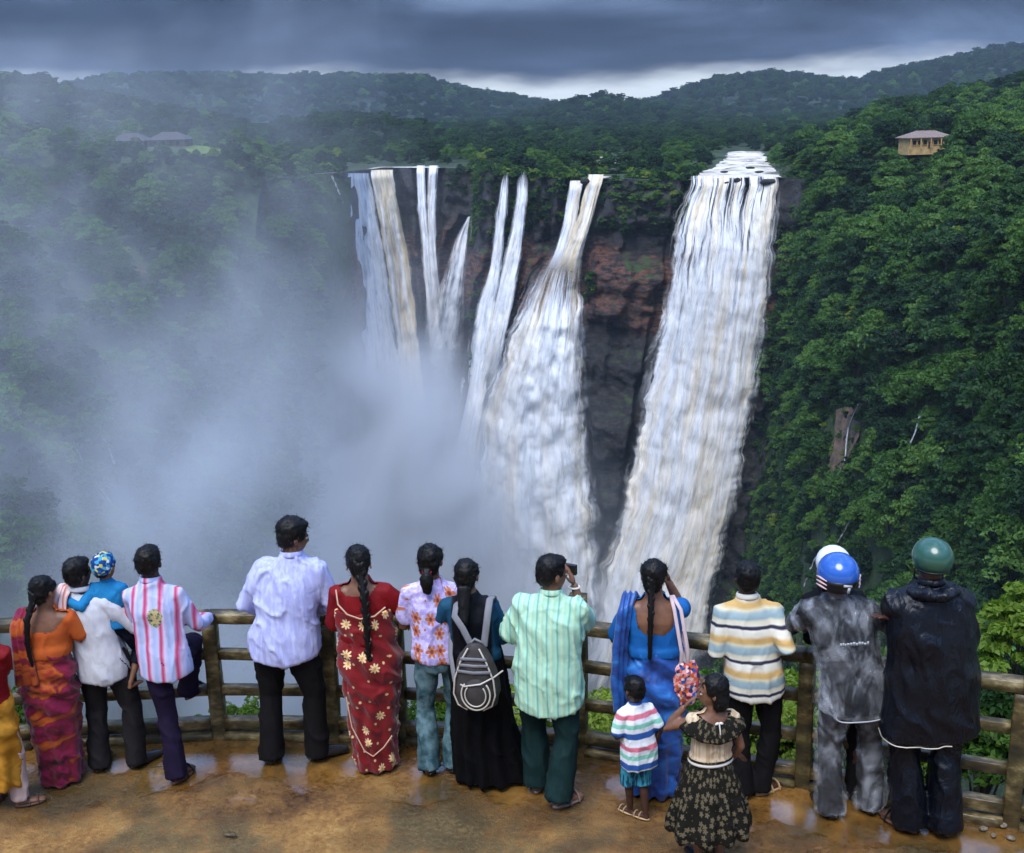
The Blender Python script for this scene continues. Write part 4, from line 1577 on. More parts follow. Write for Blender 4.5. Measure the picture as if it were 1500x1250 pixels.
def rotm(yaw=0, pitch=0, tilt=0):
    """yaw about z (left +), pitch about x (up +), tilt about y"""
    cy, sy = math.cos(R_(yaw)), math.sin(R_(yaw))
    cp, sp = math.cos(R_(pitch)), math.sin(R_(pitch))
    ct, st = math.cos(R_(tilt)), math.sin(R_(tilt))
    Z = np.array([[cy, -sy, 0], [sy, cy, 0], [0, 0, 1]])
    X = np.array([[1, 0, 0], [0, cp, -sp], [0, sp, cp]])
    Y = np.array([[ct, 0, st], [0, 1, 0], [-st, 0, ct]])
    return Z @ X @ Y


class Fig:
    """a posed figure in units where an adult is 1.70 high, facing +Y"""
    def __init__(s, H, lean=(0, 0), hs=1.0, build=1.0, feet=None, hands=None, head=(0, 0, 0), twist=0.0, pelvis=(0, 0), poles=None, kpoles=None, hz=None, shz=1.40):
        s.hs, s.build = hs, build
        s.s = H / (1.487 + .215 * hs)
        k = 1 / s.s
        s.lean = np.array(lean, float) * k
        s.pel = np.array(pelvis, float) * k
        s.twist = twist
        feet = feet or {}
        s.foot, s.hip, s.knee, s.ank, s.fyaw = {}, {}, {}, {}, {}
        s.sh, s.el, s.wr = {}, {}, {}
        for sd in (-1, 1):
            x, y, yaw, z = (list(feet.get(sd, (.095 * sd, 0, -8 * sd, 0))) + [0])[:4]
            s.foot[sd] = np.array([x, y, z])
            s.fyaw[sd] = yaw
            s.hip[sd] = np.array([s.pel[0] + .088 * sd * build, s.pel[1], .90])
            fw = rotm(yaw) @ np.array([0, 1, 0])
            t = s.foot[sd] + np.array([0, 0, .085]) - fw * .02
            kp = (kpoles or {}).get(sd, fw + np.array([.25 * sd, 0, 0]))
            s.knee[sd], s.ank[sd] = ik(s.hip[sd], t, .414, .410, kp)
            c = s.sp(1.40)
            w = rotm(twist) @ np.array([.165 * sd * build, 0, 0])
            s.sh[sd] = np.array([c[0], c[1], 1.365]) + w
            hd = np.array((hands or {}).get(sd, (.24 * sd, .05, .80)), float)
            pole = (poles or {}).get(sd, (.45 * sd, -.35, -.9))
            s.el[sd], s.wr[sd] = ik(s.sh[sd], hd, .285, .255, pole)
        s.hr = rotm(*head)
        c = s.sp(1.5)
        s.neck = np.array([c[0], c[1], 1.505])

    def sp(s, z):
        t = np.clip((np.asarray(z, float) - .92) / .70, 0, 1)
        t = t * (1.25 - .25 * t)
        return np.stack([s.pel[0] + (s.lean[0] - s.pel[0]) * t, s.pel[1] + (s.lean[1] - s.pel[1]) * t], -1)

    def rings(s, rows, n=26, front=0.0, expo=2.3):
        """closed torso-like loft; rows (z, rx, ry[, dx, dy])"""
        a = np.linspace(0, 2 * PI, n, endpoint=False)
        ca, sa = np.cos(a), np.sin(a)
        V = []
        for r in rows:
            z, rx, ry = r[:3]
            dx, dy = (r[3], r[4]) if len(r) > 4 else (0, 0)
            c = s.sp(z)
            ex = np.sign(ca) * np.abs(ca) ** (2 / expo) * rx
            ey = np.sign(sa) * np.abs(sa) ** (2 / expo) * ry
            tw = R_(s.twist) * np.clip((z - .95) / .4, 0, 1)
            x = ex * math.cos(tw) - ey * math.sin(tw)
            y = ex * math.sin(tw) + ey * math.cos(tw)
            V.append(np.stack([c[0] + dx + x, c[1] + dy + y, np.full(n, z)], -1))
        f = [tuple(q) for q in grid_faces(len(rows), n, True)]
        f.append(tuple(range(n))[::-1])
        k = (len(rows) - 1) * n
        f.append(tuple(range(k, k + n)))
        return np.concatenate(V), f

    def headp(s, p):
        """head-space point (origin at the neck pivot, scaled) -> figure space"""
        return s.neck + (np.asarray(p, float) * s.hs) @ s.hr.T


def hand_vf(mb, wr, d, sd, up=(0, 0, 1), curl=.5, k=1.0):
    """palm, four unequal bent fingers and a thumb leaving the side of the palm"""
    d = unit(d)
    up = np.asarray(up, float)
    nrm = unit(up - d * (up @ d))               # back of the hand
    side = np.cross(d, nrm) * sd                # towards the thumb
    side = -side if (side @ np.array([-sd, 0, 0])) < 0 else side
    pc = wr + d * .045 * k
    rot = np.stack([side, d, nrm], 1)
    mb.add(*ell_vf(pc, (.040 * k, .050 * k, .016 * k), 12, 7, rot))
    for i, (o, L) in enumerate(((.028, .070), (.010, .080), (-.009, .074), (-.027, .058))):
        p = wr + d * .082 * k + side * o * k
        pts = [p - d * .02 * k]
        dd = d
        for j in range(3):
            ang = curl * (.35 + .35 * j)
            dd = unit(d * math.cos(ang) - nrm * math.sin(ang))
            p = p + dd * L * k * (.42, .33, .25)[j]
            pts.append(p)
        mb.add(*tube_vf(pts, [.0092 * k, .009 * k, .008 * k, .0065 * k], 7))
    p = wr + d * .025 * k + side * .032 * k
    q = p + unit(side * .75 + d * .7 - nrm * .25) * .035 * k
    mb.add(*tube_vf([p - side * .01 * k, q, q + unit(side * .25 + d * .9 - nrm * .35) * .032 * k], [.012 * k, .0105 * k, .008 * k], 7))


def body_mesh(F, material, barefoot=True, voxel=.0115, curl=(.5, .5)):
    mb, b = MB(), F.build
    mb.add(*F.rings([(.80, .10, .08), (.86, .155 * b, .105 * b), (.93, .165 * b, .115 * b), (1.0, .155 * b, .108 * b), (1.08, .135 * b, .092 * b), (1.2, .148 * b, .10 * b),
                     (1.29, .160 * b, .108), (1.35, .152 * b, .094), (1.40, .105, .080), (1.445, .064, .064), (1.53, .052, .056)]))
    for sd in (-1, 1):
        h, k, a = F.hip[sd], F.knee[sd], F.ank[sd]
        mb.add(*tube_vf([h, (h * .5 + k * .5), k, k * .6 + a * .4 + (0, -.012, 0), a], [.088 * b, .076 * b, .054, .052, .036], 12))
        fw = rotm(F.fyaw[sd]) @ np.array([0, 1.0, 0])
        g = F.foot[sd]
        mb.add(*tube_vf([a + (0, 0, .01), g - fw * .045 + (0, 0, .036), g + fw * .06 + (0, 0, .034), g + fw * .15 + (0, 0, .022)], [.034, (.032, .034), (.042, .028), (.040, .018)], 10, up=(0, 0, 1)))
        s_, e, w = F.sh[sd], F.el[sd], F.wr[sd]
        cc = F.sp(1.40)
        inn = np.array([cc[0], cc[1], 1.37]) * .35 + s_ * .65
        mb.add(*tube_vf([inn, s_, s_ * .5 + e * .5, e, e * .6 + w * .4, w], [.056, .051 * b, .045 * b, .039, .038, .026], 12))
    # head: skull, face, jaw, nose, brow, ears
    R = F.hr
    hs = F.hs

    def he(c, r, rot=None):
        v, f = ell_vf(c, r, 14, 10, rot)
        mb.add(F.headp(v), f)
    he((0, -.008, .118), (.074, .092, .088))
    he((0, .022, .062), (.057, .070, .078))
    he((0, .052, .010), (.030, .030, .026))
    he((0, .100, .066), (.012, .020, .020))
    he((0, .088, .086), (.009, .016, .030))
    he((0, .080, .104), (.050, .016, .012))
    he((0, .082, .032), (.024, .015, .014))
    for sd in (-1, 1):
        he((sd * .076, -.004, .075), (.011, .022, .032), rotm(sd * 25))
    cn = F.headp((0, -.012, .04))
    c0 = F.sp(1.42)
    mb.add(*tube_vf([(c0[0], c0[1] - .005, 1.42), (F.neck + (c0[0], c0[1], 1.42)) / 2, cn], [.062, .054, .052 * hs], 12))
    v, f, n = remesh(mb, voxel, 3)
    out = MB()
    out.v, out.n = [v], len(v)
    out.f = [tuple(q) for q in f.tolist()]
    for sd, cu in zip((-1, 1), curl):
        hand_vf(out, F.wr[sd], F.wr[sd] - F.el[sd], sd, (0, .15, 1), cu, .95)
    return mesh_np('body', np.concatenate(out.v) * F.s, out.f, material)


def folds(p, n, amp, seed, stretch=(10, 10, 3.0), diag=0.0):
    q = p * stretch
    if diag:
        q = q + np.stack([p[:, 2] * diag, p[:, 2] * diag * .6, p[:, 0] * diag * 1.4], -1)
    q = q + .5 * np.stack([fbm(p * 5, 2, seed + 7), fbm(p * 5 + 9, 2, seed + 8), fbm(p * 5 + 4, 2, seed + 9)], -1)
    r = 1 - np.abs(vnoise(q, seed)) * 2.2
    rb = 1 - np.abs(vnoise(q * 1.9 + 5, seed + 2)) * 2.2
    r2 = fbm(p * 17, 3, seed + 3)
    return p + n * (amp * (np.clip(r, -1, 1) ** 3 * 1.45 + np.clip(rb, -1, 1) ** 3 * .50 + r2 * .15))[:, None]


def garment(name, F, mb, material, parent, voxel=.0115, smooth=5, amp=.009, seed=1, stretch=(10, 10, 3.0), diag=0.0, post=None, cut=None):
    v, f, n = remesh(mb, voxel, smooth)
    v = folds(v, n, amp, seed, stretch, diag)
    if post is not None:
        v = post(v, n)
    if cut is not None:
        c = v[f].mean(1)
        f = f[~cut(c)]
    return add(name, mesh_np(name, v * F.s, f, material), parent)


def shirt(F, material, parent, hem=.80, sleeve=1.0, loose=1.0, amp=.010, seed=1, collar=True, name='shirt', hemdrop=0.0, cut=None, voxel=.0115, diag=0.0, collar_mat=None, neck=1.475, wide=1.0, cuff=None):
    mb, b = MB(), F.build
    L = loose
    lu = 1 + (loose - 1) * .6
    rows = [(hem, .192 * b * L * wide, .140 * b * L), (hem + .06, .193 * b * L * wide, .141 * b * L), (.95, .188 * b * L, .138 * b * L), (1.06, .176 * b * L, .128 * b * L), (1.18, .178 * b * L, .126 * b * L),
            (1.28, .182 * b * lu, .126 * lu), (1.345, .168 * b * lu, .110 * lu), (1.395, .120 * b * lu, .094 * lu), (1.438, .084 * lu, .078 * lu), (neck, .066 * lu, .068 * lu)]
    rows = [r for r in rows if r[0] >= hem - 1e-6]
    mb.add(*F.rings(rows))
    for sd in (-1, 1):
        s_, e, w = F.sh[sd], F.el[sd], F.wr[sd]
        cc = F.sp(1.39)
        inn = np.array([cc[0], cc[1], 1.385]) * .4 + s_ * .6
        if sleeve <= .5:
            t = s_ + (e - s_) * (sleeve / .5)
            mb.add(*tube_vf([inn, s_, s_ * .5 + t * .5, t], [.066 * L, .068 * L, .068 * L, .069 * L], 14))
        else:
            t = e + (w - e) * ((sleeve - .5) / .5)
            mb.add(*tube_vf([inn, s_, s_ * .5 + e * .5, e, e * .5 + t * .5, t], [.064 * L, .066 * L, .061 * L, .055 * L, .050 * L, .044 * L], 14))

    def post(v, n):
        if hemdrop:
            c = F.sp(hem)
            k = np.clip(1 - (v[:, 2] - hem) / .12, 0, 1)
            v[:, 2] -= k * hemdrop * np.cos((v[:, 0] - c[0]) / .19 * 1.5)
        return v
    o = garment(name, F, mb, material, parent, voxel, 5, amp, seed, (7.5, 7.5, 2.3), diag, post, cut)
    if collar:
        c = F.sp(1.47)
        a = np.linspace(R_(-60), R_(240), 22)
        tilt = np.array([0, 0, 0])
        pts0 = np.stack([c[0] + np.cos(a + PI / 2 + R_(90)) * 0, c[1] + a * 0, a * 0], -1)
        ang = np.linspace(R_(130), R_(410), 24)
        ring = np.stack([c[0] + .069 * np.cos(ang), c[1] - .004 + .070 * np.sin(ang), 1.478 + .012 * np.sin(ang) * -1], -1)
        m2 = MB()
        m2.add(*tube_vf(ring, [(.006, .019)] * 24, 8, up=(0, 0, 1)))
        vv = m2.v[0]
        add('collar', mesh_np('collar', vv * F.s, m2.f, collar_mat or material), o)
    return o


def trousers(F, material, parent, flare=1.0, amp=.009, seed=5, waist=1.0, hemz=.035, thigh=1.0, name='trousers', stop=None):
    mb, b = MB(), F.build
    mb.add(*F.rings([(.80, .125 * b, .10), (.86, .172 * b * thigh, .122 * b), (.93, .178 * b * thigh, .126 * b), (waist, .165 * b, .118 * b)]))
    for sd in (-1, 1):
        h, k, a = F.hip[sd], F.knee[sd], F.ank[sd]
        d = unit(a - k)
        bot = a + d * max(0.0, .085 - hemz - .0)
        if stop is not None:
            bot = k + (a - k) * stop
            mb.add(*tube_vf([h, h * .5 + k * .5, k, bot], [.100 * b * thigh, .092 * b * thigh, .085 * thigh, .088 * thigh], 14, caps=False))
        else:
            mb.add(*tube_vf([h, h * .5 + k * .5, k, k * .5 + a * .5, bot], [.097 * b * thigh, .088 * b * thigh, .069 * thigh, .064 * thigh * flare, .068 * flare * thigh], 14, caps=False))
    return garment(name, F, mb, material, parent, .0125, 4, amp, seed, (9, 9, 4.0), 2.0)


def shoes(F, material, parent, kind='shoe', strap=None):
    """one per foot: closed shoe, or sandal sole with straps"""
    for sd in (-1, 1):
        fw = rotm(F.fyaw[sd]) @ np.array([0, 1.0, 0])
        rt = np.array([fw[1], -fw[0], 0])
        g = F.foot[sd]
        if kind == 'shoe':
            mb = MB()
            mb.add(*tube_vf([g - fw * .065 + (0, 0, .045), g - fw * .02 + (0, 0, .052), g + fw * .07 + (0, 0, .040), g + fw * .175 + (0, 0, .028)], [(.040, .045), (.042, .050), (.050, .038), (.042, .026)], 12, up=(0, 0, 1)))
            o = add('shoe', mesh_np('shoe', mb.v[0] * F.s, mb.f, material), parent)
        else:
            n = 14
            a = np.linspace(0, 2 * PI, n, endpoint=False)
            out = g + np.outer(np.cos(a) * (.046 + .006 * np.sin(a)), rt) + np.outer(np.sin(a) * .125 + .052, fw)
            V = np.concatenate([out - (0, 0, .0) + (0, 0, .002), out + (0, 0, .020)])
            fcs = [(i, (i + 1) % n, n + (i + 1) % n, n + i) for i in range(n)] + [tuple(range(n))[::-1], tuple(range(n, 2 * n))]
            o = add('sandal', mesh_np('sandal', V * F.s, fcs, material), parent)
            for off in (.045, .11):
                aa = np.linspace(0, PI, 9)
                arc = g + np.outer(np.cos(aa) * .048, rt) + np.outer(np.full(9, off), fw) + np.outer(np.sin(aa) * .052 + .012, (0, 0, 1))
                v, f = tube_vf(arc, [(.005, .013)] * 9, 6)
                add('strap', mesh_np('strap', v * F.s, f, strap or material), o)


def hair(F, material, parent, style='short', seed=1, size=1.0, name='hair'):
    mb = MB()

    def he(c, r, rot=None):
        v, f = ell_vf(c, np.array(r) * size, 16, 11, rot)
        mb.add(F.headp(v), f)
    he((0, -.020, .132), (.083, .092, .085))
    he((0, -.045, .095), (.079, .064, .075))
    if style == 'short':
        he((0, -.058, .058), (.062, .040, .045))
        he((0, .030, .172), (.060, .052, .032))
        for sd in (-1, 1):
            he((sd * .070, .012, .112), (.014, .024, .034))
    else:
        he((0, -.058, .050), (.066, .042, .055))
        for sd in (-1, 1):
            he((sd * .060, .010 if style == 'long' else -.004, .120), (.026, .060 if style == 'long' else .046, .055))
    if style == 'bob':
        he((0, -.046, .030), (.086, .060, .085))
        for sd in (-1, 1):
            he((sd * .066, -.026, .045), (.022, .040, .080))
    v, f, n = remesh(mb, .0085, 3)
    v = v + n * (.006 * fbm(v * 45, 2, seed) + .007 * fbm(v * (22, 22, 22), 2, seed + 4))[:, None]
    # loose strands lift the outline
    rnd = np.random.default_rng(seed)
    k = rnd.choice(len(v), 420)
    d = n[k] * .55 + rnd.normal(size=(420, 3)) * .5 + (0, 0, -.35)
    d /= np.linalg.norm(d, axis=1)[:, None]
    L = rnd.uniform(.012, .034, 420)[:, None] * (1.0 if style == 'short' else 1.1)
    sdv = np.cross(d, rnd.normal(size=(420, 3)))
    sdv /= np.linalg.norm(sdv, axis=1)[:, None]
    b0 = v[k] - d * .004
    T = np.stack([b0 - sdv * .0022, b0 + sdv * .0022, b0 + d * L], 1).reshape(-1, 3)
    V = np.concatenate([v, T])
    fc = [tuple(q) for q in f.tolist()] + [tuple(len(v) + 3 * i + j for j in range(3)) for i in range(420)]
    return add(name, mesh_np(name, V * F.s, fc, material), parent)


def braid(F, material, parent, pts, r=.026, seed=3, name='braid', n=None, taper=.45):
    pts = np.asarray(pts, float)
    L = np.linalg.norm(np.diff(pts, axis=0), axis=1).sum()
    n = n or int(L / .034)
    s = np.linspace(0, len(pts) - 1, n)
    P = np.stack([np.interp(s, np.arange(len(pts)), pts[:, i]) for i in range(3)], -1)
    mb = MB()
    for i, p in enumerate(P):
        k = (1 - i / n) * (1 - taper) + taper
        sd = 1 if i % 2 else -1
        mb.add(*ell_vf(p + (sd * r * .34 * k, 0, 0), (r * .80 * k, r * .85 * k, r * 1.35 * k), 9, 7, rotm(0, 0, sd * 28)))
    mb.add(*tube_vf(P, [r * .95 * (1 - .5 * i / n) for i in range(n)], 8))
    return add(name, mesh_np(name, np.concatenate(mb.v) * F.s, mb.f, material), parent)


def drape(F, material, parent, path, half, thick=.010, name='pallu', amp=.012, seed=4, nw=11, wave=3):
    """cloth strip along path points with half-width vectors; closed thin slab, pleated"""
    path, half = np.asarray(path, float), np.asarray(half, float)
    m = 46
    s = np.linspace(0, len(path) - 1, m)
    P = np.stack([np.interp(s, np.arange(len(path)), path[:, i]) for i in range(3)], -1)
    Hh = np.stack([np.interp(s, np.arange(len(half)), half[:, i]) for i in range(3)], -1)
    k = np.array([1, 2, 3, 2, 1]) / 9
    P = np.stack([np.convolve(np.pad(P[:, i], 2, mode='edge'), k, 'valid') for i in range(3)], -1)
    t = np.gradient(P, axis=0)
    w = np.linspace(-1, 1, nw)
    V = P[:, None, :] + w[None, :, None] * Hh[:, None, :]
    nr = np.cross(t, Hh)
    nr /= np.linalg.norm(nr, axis=1)[:, None] + 1e-9
    wav = np.cos(w * PI * wave)[None, :] * amp + amp * .8 * fbm(V * 12, 2, seed)
    V = V + nr[:, None, :] * wav[..., None]
    A = V + nr[:, None, :] * thick / 2
    B = V - nr[:, None, :] * thick / 2
    allv = np.concatenate([A.reshape(-1, 3), B.reshape(-1, 3)])
    g = grid_faces(m, nw)
    N = m * nw
    f = [tuple(q) for q in g] + [tuple(q[::-1] + N) for q in g]
    for i in range(m - 1):
        f.append((i * nw, (i + 1) * nw, (i + 1) * nw + N, i * nw + N)[::-1])
        j = i * nw + nw - 1
        f.append((j, j + nw, j + nw + N, j + N))
    for i in range(nw - 1):
        f.append((i, i + 1, i + 1 + N, i + N))
        j = (m - 1) * nw + i
        f.append((j, j + 1, j + 1 + N, j + N)[::-1])
    return add(name, mesh_np(name, allv * F.s, f, material), parent)


def skirt(F, material, parent, rows, name='sari', pleats=9, pamp=.012, amp=.008, seed=6, diag=6.0, hip_folds=.0, extra=None, voxel=.0125):
    mb = MB()
    mb.add(*F.rings(rows, 30, expo=2.1))
    if extra:
        extra(mb)

    def post(v, n):
        c = F.sp(v[:, 2])
        th = np.arctan2(v[:, 0] - c[:, 0], -(v[:, 1] - c[:, 1]))
        k = np.clip((rows[-1][0] - v[:, 2]) / .8, 0, 1)
        v = v + n * (pamp * k * np.sin(th * pleats + 2.5 * fbm(v * 2.5, 2, seed)))[:, None]
        if hip_folds:
            m = np.exp(-((v[:, 2] - .86) / .30) ** 2)
            v = v + n * (hip_folds * m * np.sin(38 * (v[:, 2] + .55 * v[:, 0]) + 4 * fbm(v * 3, 2, seed + 2)))[:, None]
        return v
    return garment(name, F, mb, material, parent, voxel, 4, amp, seed, (7, 7, 3.0), diag, post)


# ------------------------------------------------------------------ people: materials
def skin(name, c):
    def fn(nt, b):
        n = nt.noise(nt.obj(), 18.0, 3, .6)
        d = tuple(x * .72 for x in c)
        nt.put(b.inputs['Base Color'], nt.mix(nt.maprange(n, .35, .65), d, c))
        b.inputs['Roughness'].default_value = .5
        b.inputs['Subsurface Weight'].default_value = .08
        b.inputs['Subsurface Radius'].default_value = (.01, .004, .002)
        nt.put(b.inputs['Normal'], nt.bump(nt.noise(nt.obj(), 140, 2, .5), .15, .002))
    return mat(name, fn)


skin('skin_brown', (.21, .095, .050))
skin('skin_backlit', (.070, .030, .018))  # brown skin with the shade of backlit figures put into the colour
skin('skin_fair', (.36, .185, .105))
mat('hair_black', lambda nt, b: (nt.put(b.inputs['Base Color'], nt.mix(nt.noise(nt.scalev(nt.obj(), (60, 60, 12)), 1, 3), (.0015, .0015, .0018), (.006, .0055, .0055))),
                                 nt.put(b.inputs['Normal'], nt.bump(nt.noise(nt.scalev(nt.obj(), (150, 150, 25)), 1, 3), .5, .004))), rough=.5, spec=.22)


def cloth(name, colfn, rough=.8, weave=420.0, crease=.35, sheen=.0, spec=.12):
    """colfn(nt) -> colour socket or tuple"""
    def fn(nt, b):
        p = nt.obj()
        c = colfn(nt, p)
        w = nt.noise(p, weave, 2, .5)
        cr = nt.noise(nt.scalev(p, (1, 1, .40)), 13.0, 4, .58, .8)
        if isinstance(c, tuple):
            c = nt.mix(nt.maprange(cr, .3, .7), tuple(x * .82 for x in c), c)
        nt.put(b.inputs['Base Color'], c)
        b.inputs['Roughness'].default_value = rough
        b.inputs['Specular IOR Level'].default_value = spec
        if sheen:
            b.inputs['Sheen Weight'].default_value = sheen
        n1 = nt.bump(cr, crease, .02)
        nt.put(b.inputs['Normal'], nt.bump(w, .12, .002, n1))
    return mat(name, fn)


def plain(c):
    return lambda nt, p: c


def cyl(nt, p, k=.17):
    x, y, z = nt.xyz(p)
    a = nt.math('MULTIPLY', nt.math('ARCTAN2', x, nt.math('MULTIPLY', y, -1.0)), k)
    return nt.comb(a, z, 0.0)


def flowers(nt, p, scale, big, petals=4.0, keep=.45, rand=.75):
    """returns (mask, centre mask) of petalled flowers printed on cloth"""
    v = nt.scalev(p, (scale, scale, scale))
    vo = nt.voro(v, 1.0, 'F1', rand, '2D')
    off = nt.vmath('SUBTRACT', v, vo.outputs['Position'])
    x, y, _ = nt.xyz(off)
    r = nt.math('SQRT', nt.math('ADD', nt.math('MULTIPLY', x, x), nt.math('MULTIPLY', y, y)))
    an = nt.math('ARCTAN2', y, x)
    pet = nt.math('ABSOLUTE', nt.math('COSINE', nt.math('MULTIPLY', an, petals)))
    rnd_ = nt.xyz(vo.outputs['Color'])[0]
    size = nt.math('ADD', .10, nt.math('MULTIPLY', nt.math('GREATER_THAN', rnd_, 1 - keep), big - .10))
    lim = nt.math('MULTIPLY', size, nt.math('ADD', .42, nt.math('MULTIPLY', pet, .58)))
    m = nt.maprange(nt.math('SUBTRACT', lim, r), -.015, .015)
    ctr = nt.maprange(nt.math('SUBTRACT', nt.math('MULTIPLY', size, .30), r), -.02, .02)
    return m, ctr


def band(nt, x, stops, period, shift=0.0):
    f = nt.math('FRACT', nt.math('ADD', nt.math('DIVIDE', x, period), shift))
    return nt.ramp(f, stops, 'LINEAR')


cloth('white_cotton', plain((.56, .57, .61)))
cloth('lavender_cotton', lambda nt, p: nt.mix(nt.maprange(nt.noise(nt.scalev(p, (30, 30, 1.5)), 1, 2), .4, .6), (.36, .38, .64), (.46, .49, .74)), crease=.5)
cloth('black_trouser', plain((.0075, .007, .0075)))
cloth('grey_trouser', plain((.018, .016, .017)))
cloth('navy_cloth', plain((.005, .007, .016)))
cloth('purple_denim', lambda nt, p: nt.mix(nt.noise(p, 7, 4), (.005, .0035, .012), (.020, .012, .036)))
cloth('jeans_blue', lambda nt, p: nt.mix(nt.maprange(nt.noise(p, 9, 4, .65), .35, .68), (.022, .060, .072), (.13, .22, .245)), crease=.45)
cloth('teal_trouser', lambda nt, p: nt.mix(nt.noise(nt.scalev(p, (40, 40, 2)), 1, 2), (.004, .015, .016), (.012, .036, .034)))
cloth('black_skirt', plain((.0025, .0025, .003)))
cloth('blue_child', plain((.015, .19, .42)))
cloth('teal_top', lambda nt, p: nt.mix(nt.maprange(nt.math('ABSOLUTE', nt.math('SUBTRACT', nt.xyz(p)[0], -.02)), .115, .135), (.004, .005, .008), nt.mix(nt.noise(p, 6, 3), (.006, .035, .075), (.016, .085, .15))), rough=.6)
cloth('dark_top', plain((.0035, .0045, .007)))


def c_p5(nt, p):
    x, y, z = nt.xyz(p)
    wob = nt.math('ADD', x, nt.math('MULTIPLY', nt.math('SUBTRACT', nt.noise(p, 5, 2), .5), .03))
    c = band(nt, wob, [(0, (.36, .42, .66)), (.30, (.46, .52, .74)), (.38, (.56, .20, .32)), (.48, (.44, .04, .12)), (.60, (.56, .20, .34)), (.72, (.58, .52, .70)), (1, (.36, .42, .66))], .088, .5)
    # printed emblem on the back
    q = nt.vmath('DIVIDE', nt.vmath('SUBTRACT', p, (-.03, -.12, 1.155)), (.060, .2, .080))
    em = nt.maprange(nt.math('ADD', nt.vmath('LENGTH', q), nt.math('MULTIPLY', nt.noise(p, 40, 2), .35)), 1.02, 1.12, 1, 0)
    em = nt.math('MULTIPLY', em, nt.math('LESS_THAN', y, 0.0))
    ec = nt.ramp(nt.noise(p, 55, 3, .7), [(.35, (.03, .05, .03)), (.46, (.16, .22, .16)), (.54, (.55, .45, .15)), (.66, (.5, .25, .22))])
    return nt.mix(em, c, ec)


cloth('pink_striped_shirt', c_p5)


def c_p14(nt, p):
    z = nt.math('ADD', nt.xyz(p)[2], nt.math('MULTIPLY', nt.math('SUBTRACT', nt.noise(p, 6, 2), .5), .025))
    return band(nt, z, [(.0, (.62, .60, .50)), (.10, (.60, .55, .40)), (.17, (.24, .33, .36)), (.33, (.30, .40, .42)), (.42, (.60, .55, .38)), (.50, (.52, .34, .13)), (.60, (.56, .36, .13)),
                        (.70, (.66, .62, .50)), (.86, (.70, .68, .60)), (.90, (.03, .03, .05)), (.96, (.03, .03, .05)), (1, (.62, .60, .50))], .205, .28)


cloth('banded_shirt', c_p14)


def c_p12(nt, p):
    z = nt.math('ADD', nt.xyz(p)[2], nt.math('MULTIPLY', nt.math('SUBTRACT', nt.noise(p, 6, 2), .5), .012))
    return band(nt, z, [(.0, (.03, .10, .33)), (.16, (.03, .10, .33)), (.19, (.72, .74, .76)), (.30, (.72, .74, .76)), (.33, (.22, .55, .42)), (.44, (.25, .60, .46)), (.47, (.72, .74, .76)),
                        (.58, (.72, .74, .76)), (.61, (.62, .16, .22)), (.72, (.62, .16, .22)), (.76, (.74, .76, .78)), (.97, (.74, .76, .78)), (1, (.03, .10, .33))], .20, .1)


cloth('rainbow_polo', c_p12)
cloth('plaid_shorts', lambda nt, p: nt.mix(nt.maprange(nt.noise(nt.scalev(p, (60, 60, 8)), 1, 1), .45, .55), (.015, .07, .13), (.05, .30, .40)))


def c_p10(nt, p):
    x = nt.math('ADD', nt.xyz(p)[0], nt.math('MULTIPLY', nt.math('SUBTRACT', nt.noise(p, 4, 2), .5), .02))
    return band(nt, x, [(0, (.34, .60, .44)), (.30, (.42, .68, .50)), (.42, (.22, .46, .34)), (.48, (.16, .38, .32)), (.54, (.36, .60, .46)), (.80, (.46, .70, .50)), (.86, (.52, .66, .42)), (1, (.34, .60, .44))], .062)


cloth('green_striped_shirt', c_p10, crease=.5)


def c_p7(nt, p):
    m, ctr = flowers(nt, cyl(nt, p), 9.5, .34, 4.0, .42)
    base = nt.mix(nt.noise(p, 9, 3), (.11, .004, .006), (.22, .009, .012))
    c = nt.mix(m, base, (.74, .55, .28))
    return nt.mix(nt.math('MULTIPLY', ctr, m), c, (.62, .30, .08))


cloth('red_flower_sari', c_p7, rough=.55, sheen=.2)
cloth('red_blouse', plain((.19, .007, .010)), rough=.6)
cloth('cream_border', plain((.60, .40, .26)), rough=.5)


def c_p8(nt, p):
    m, ctr = flowers(nt, cyl(nt, p), 9.0, .44, 3.0, .62, .55)
    base = nt.mix(nt.maprange(nt.noise(p, 30, 3), .4, .6), (.40, .33, .66), (.62, .56, .84))
    c = nt.mix(m, base, nt.mix(nt.noise(p, 70, 2), (.42, .10, .05), (.66, .26, .10)))
    return nt.mix(nt.math('MULTIPLY', ctr, m), c, (.20, .05, .06))


cloth('lavender_floral', c_p8)


def c_p2(nt, p):
    n = nt.noise(nt.scalev(p, (2.2, 2.2, 4.5)), 1.5, 3, .55, .7)
    return nt.ramp(n, [(.30, (.010, .002, .004)), (.40, (.10, .005, .016)), (.48, (.21, .010, .05)), (.54, (.15, .008, .014)), (.61, (.40, .085, .012)), (.68, (.26, .018, .012)), (.76, (.03, .004, .006))])


cloth('dyed_sari', c_p2, rough=.5, sheen=.2)
cloth('orange_blouse', lambda nt, p: nt.mix(nt.noise(p, 8, 3), (.40, .05, .015), (.56, .16, .03)))
cloth('mustard_sari', lambda nt, p: nt.mix(nt.maprange(nt.noise(nt.scalev(p, (5, 5, 9)), 1, 3), .4, .62), (.34, .14, .012), (.52, .25, .03)), rough=.6)
cloth('pale_pink_cloth', plain((.55, .40, .34)))
cloth('towel_cloth', lambda nt, p: band(nt, nt.xyz(p)[0], [(0, (.72, .55, .52)), (.5, (.74, .60, .58)), (.6, (.55, .18, .14)), (.8, (.60, .26, .20)), (1, (.72, .55, .52))], .028))


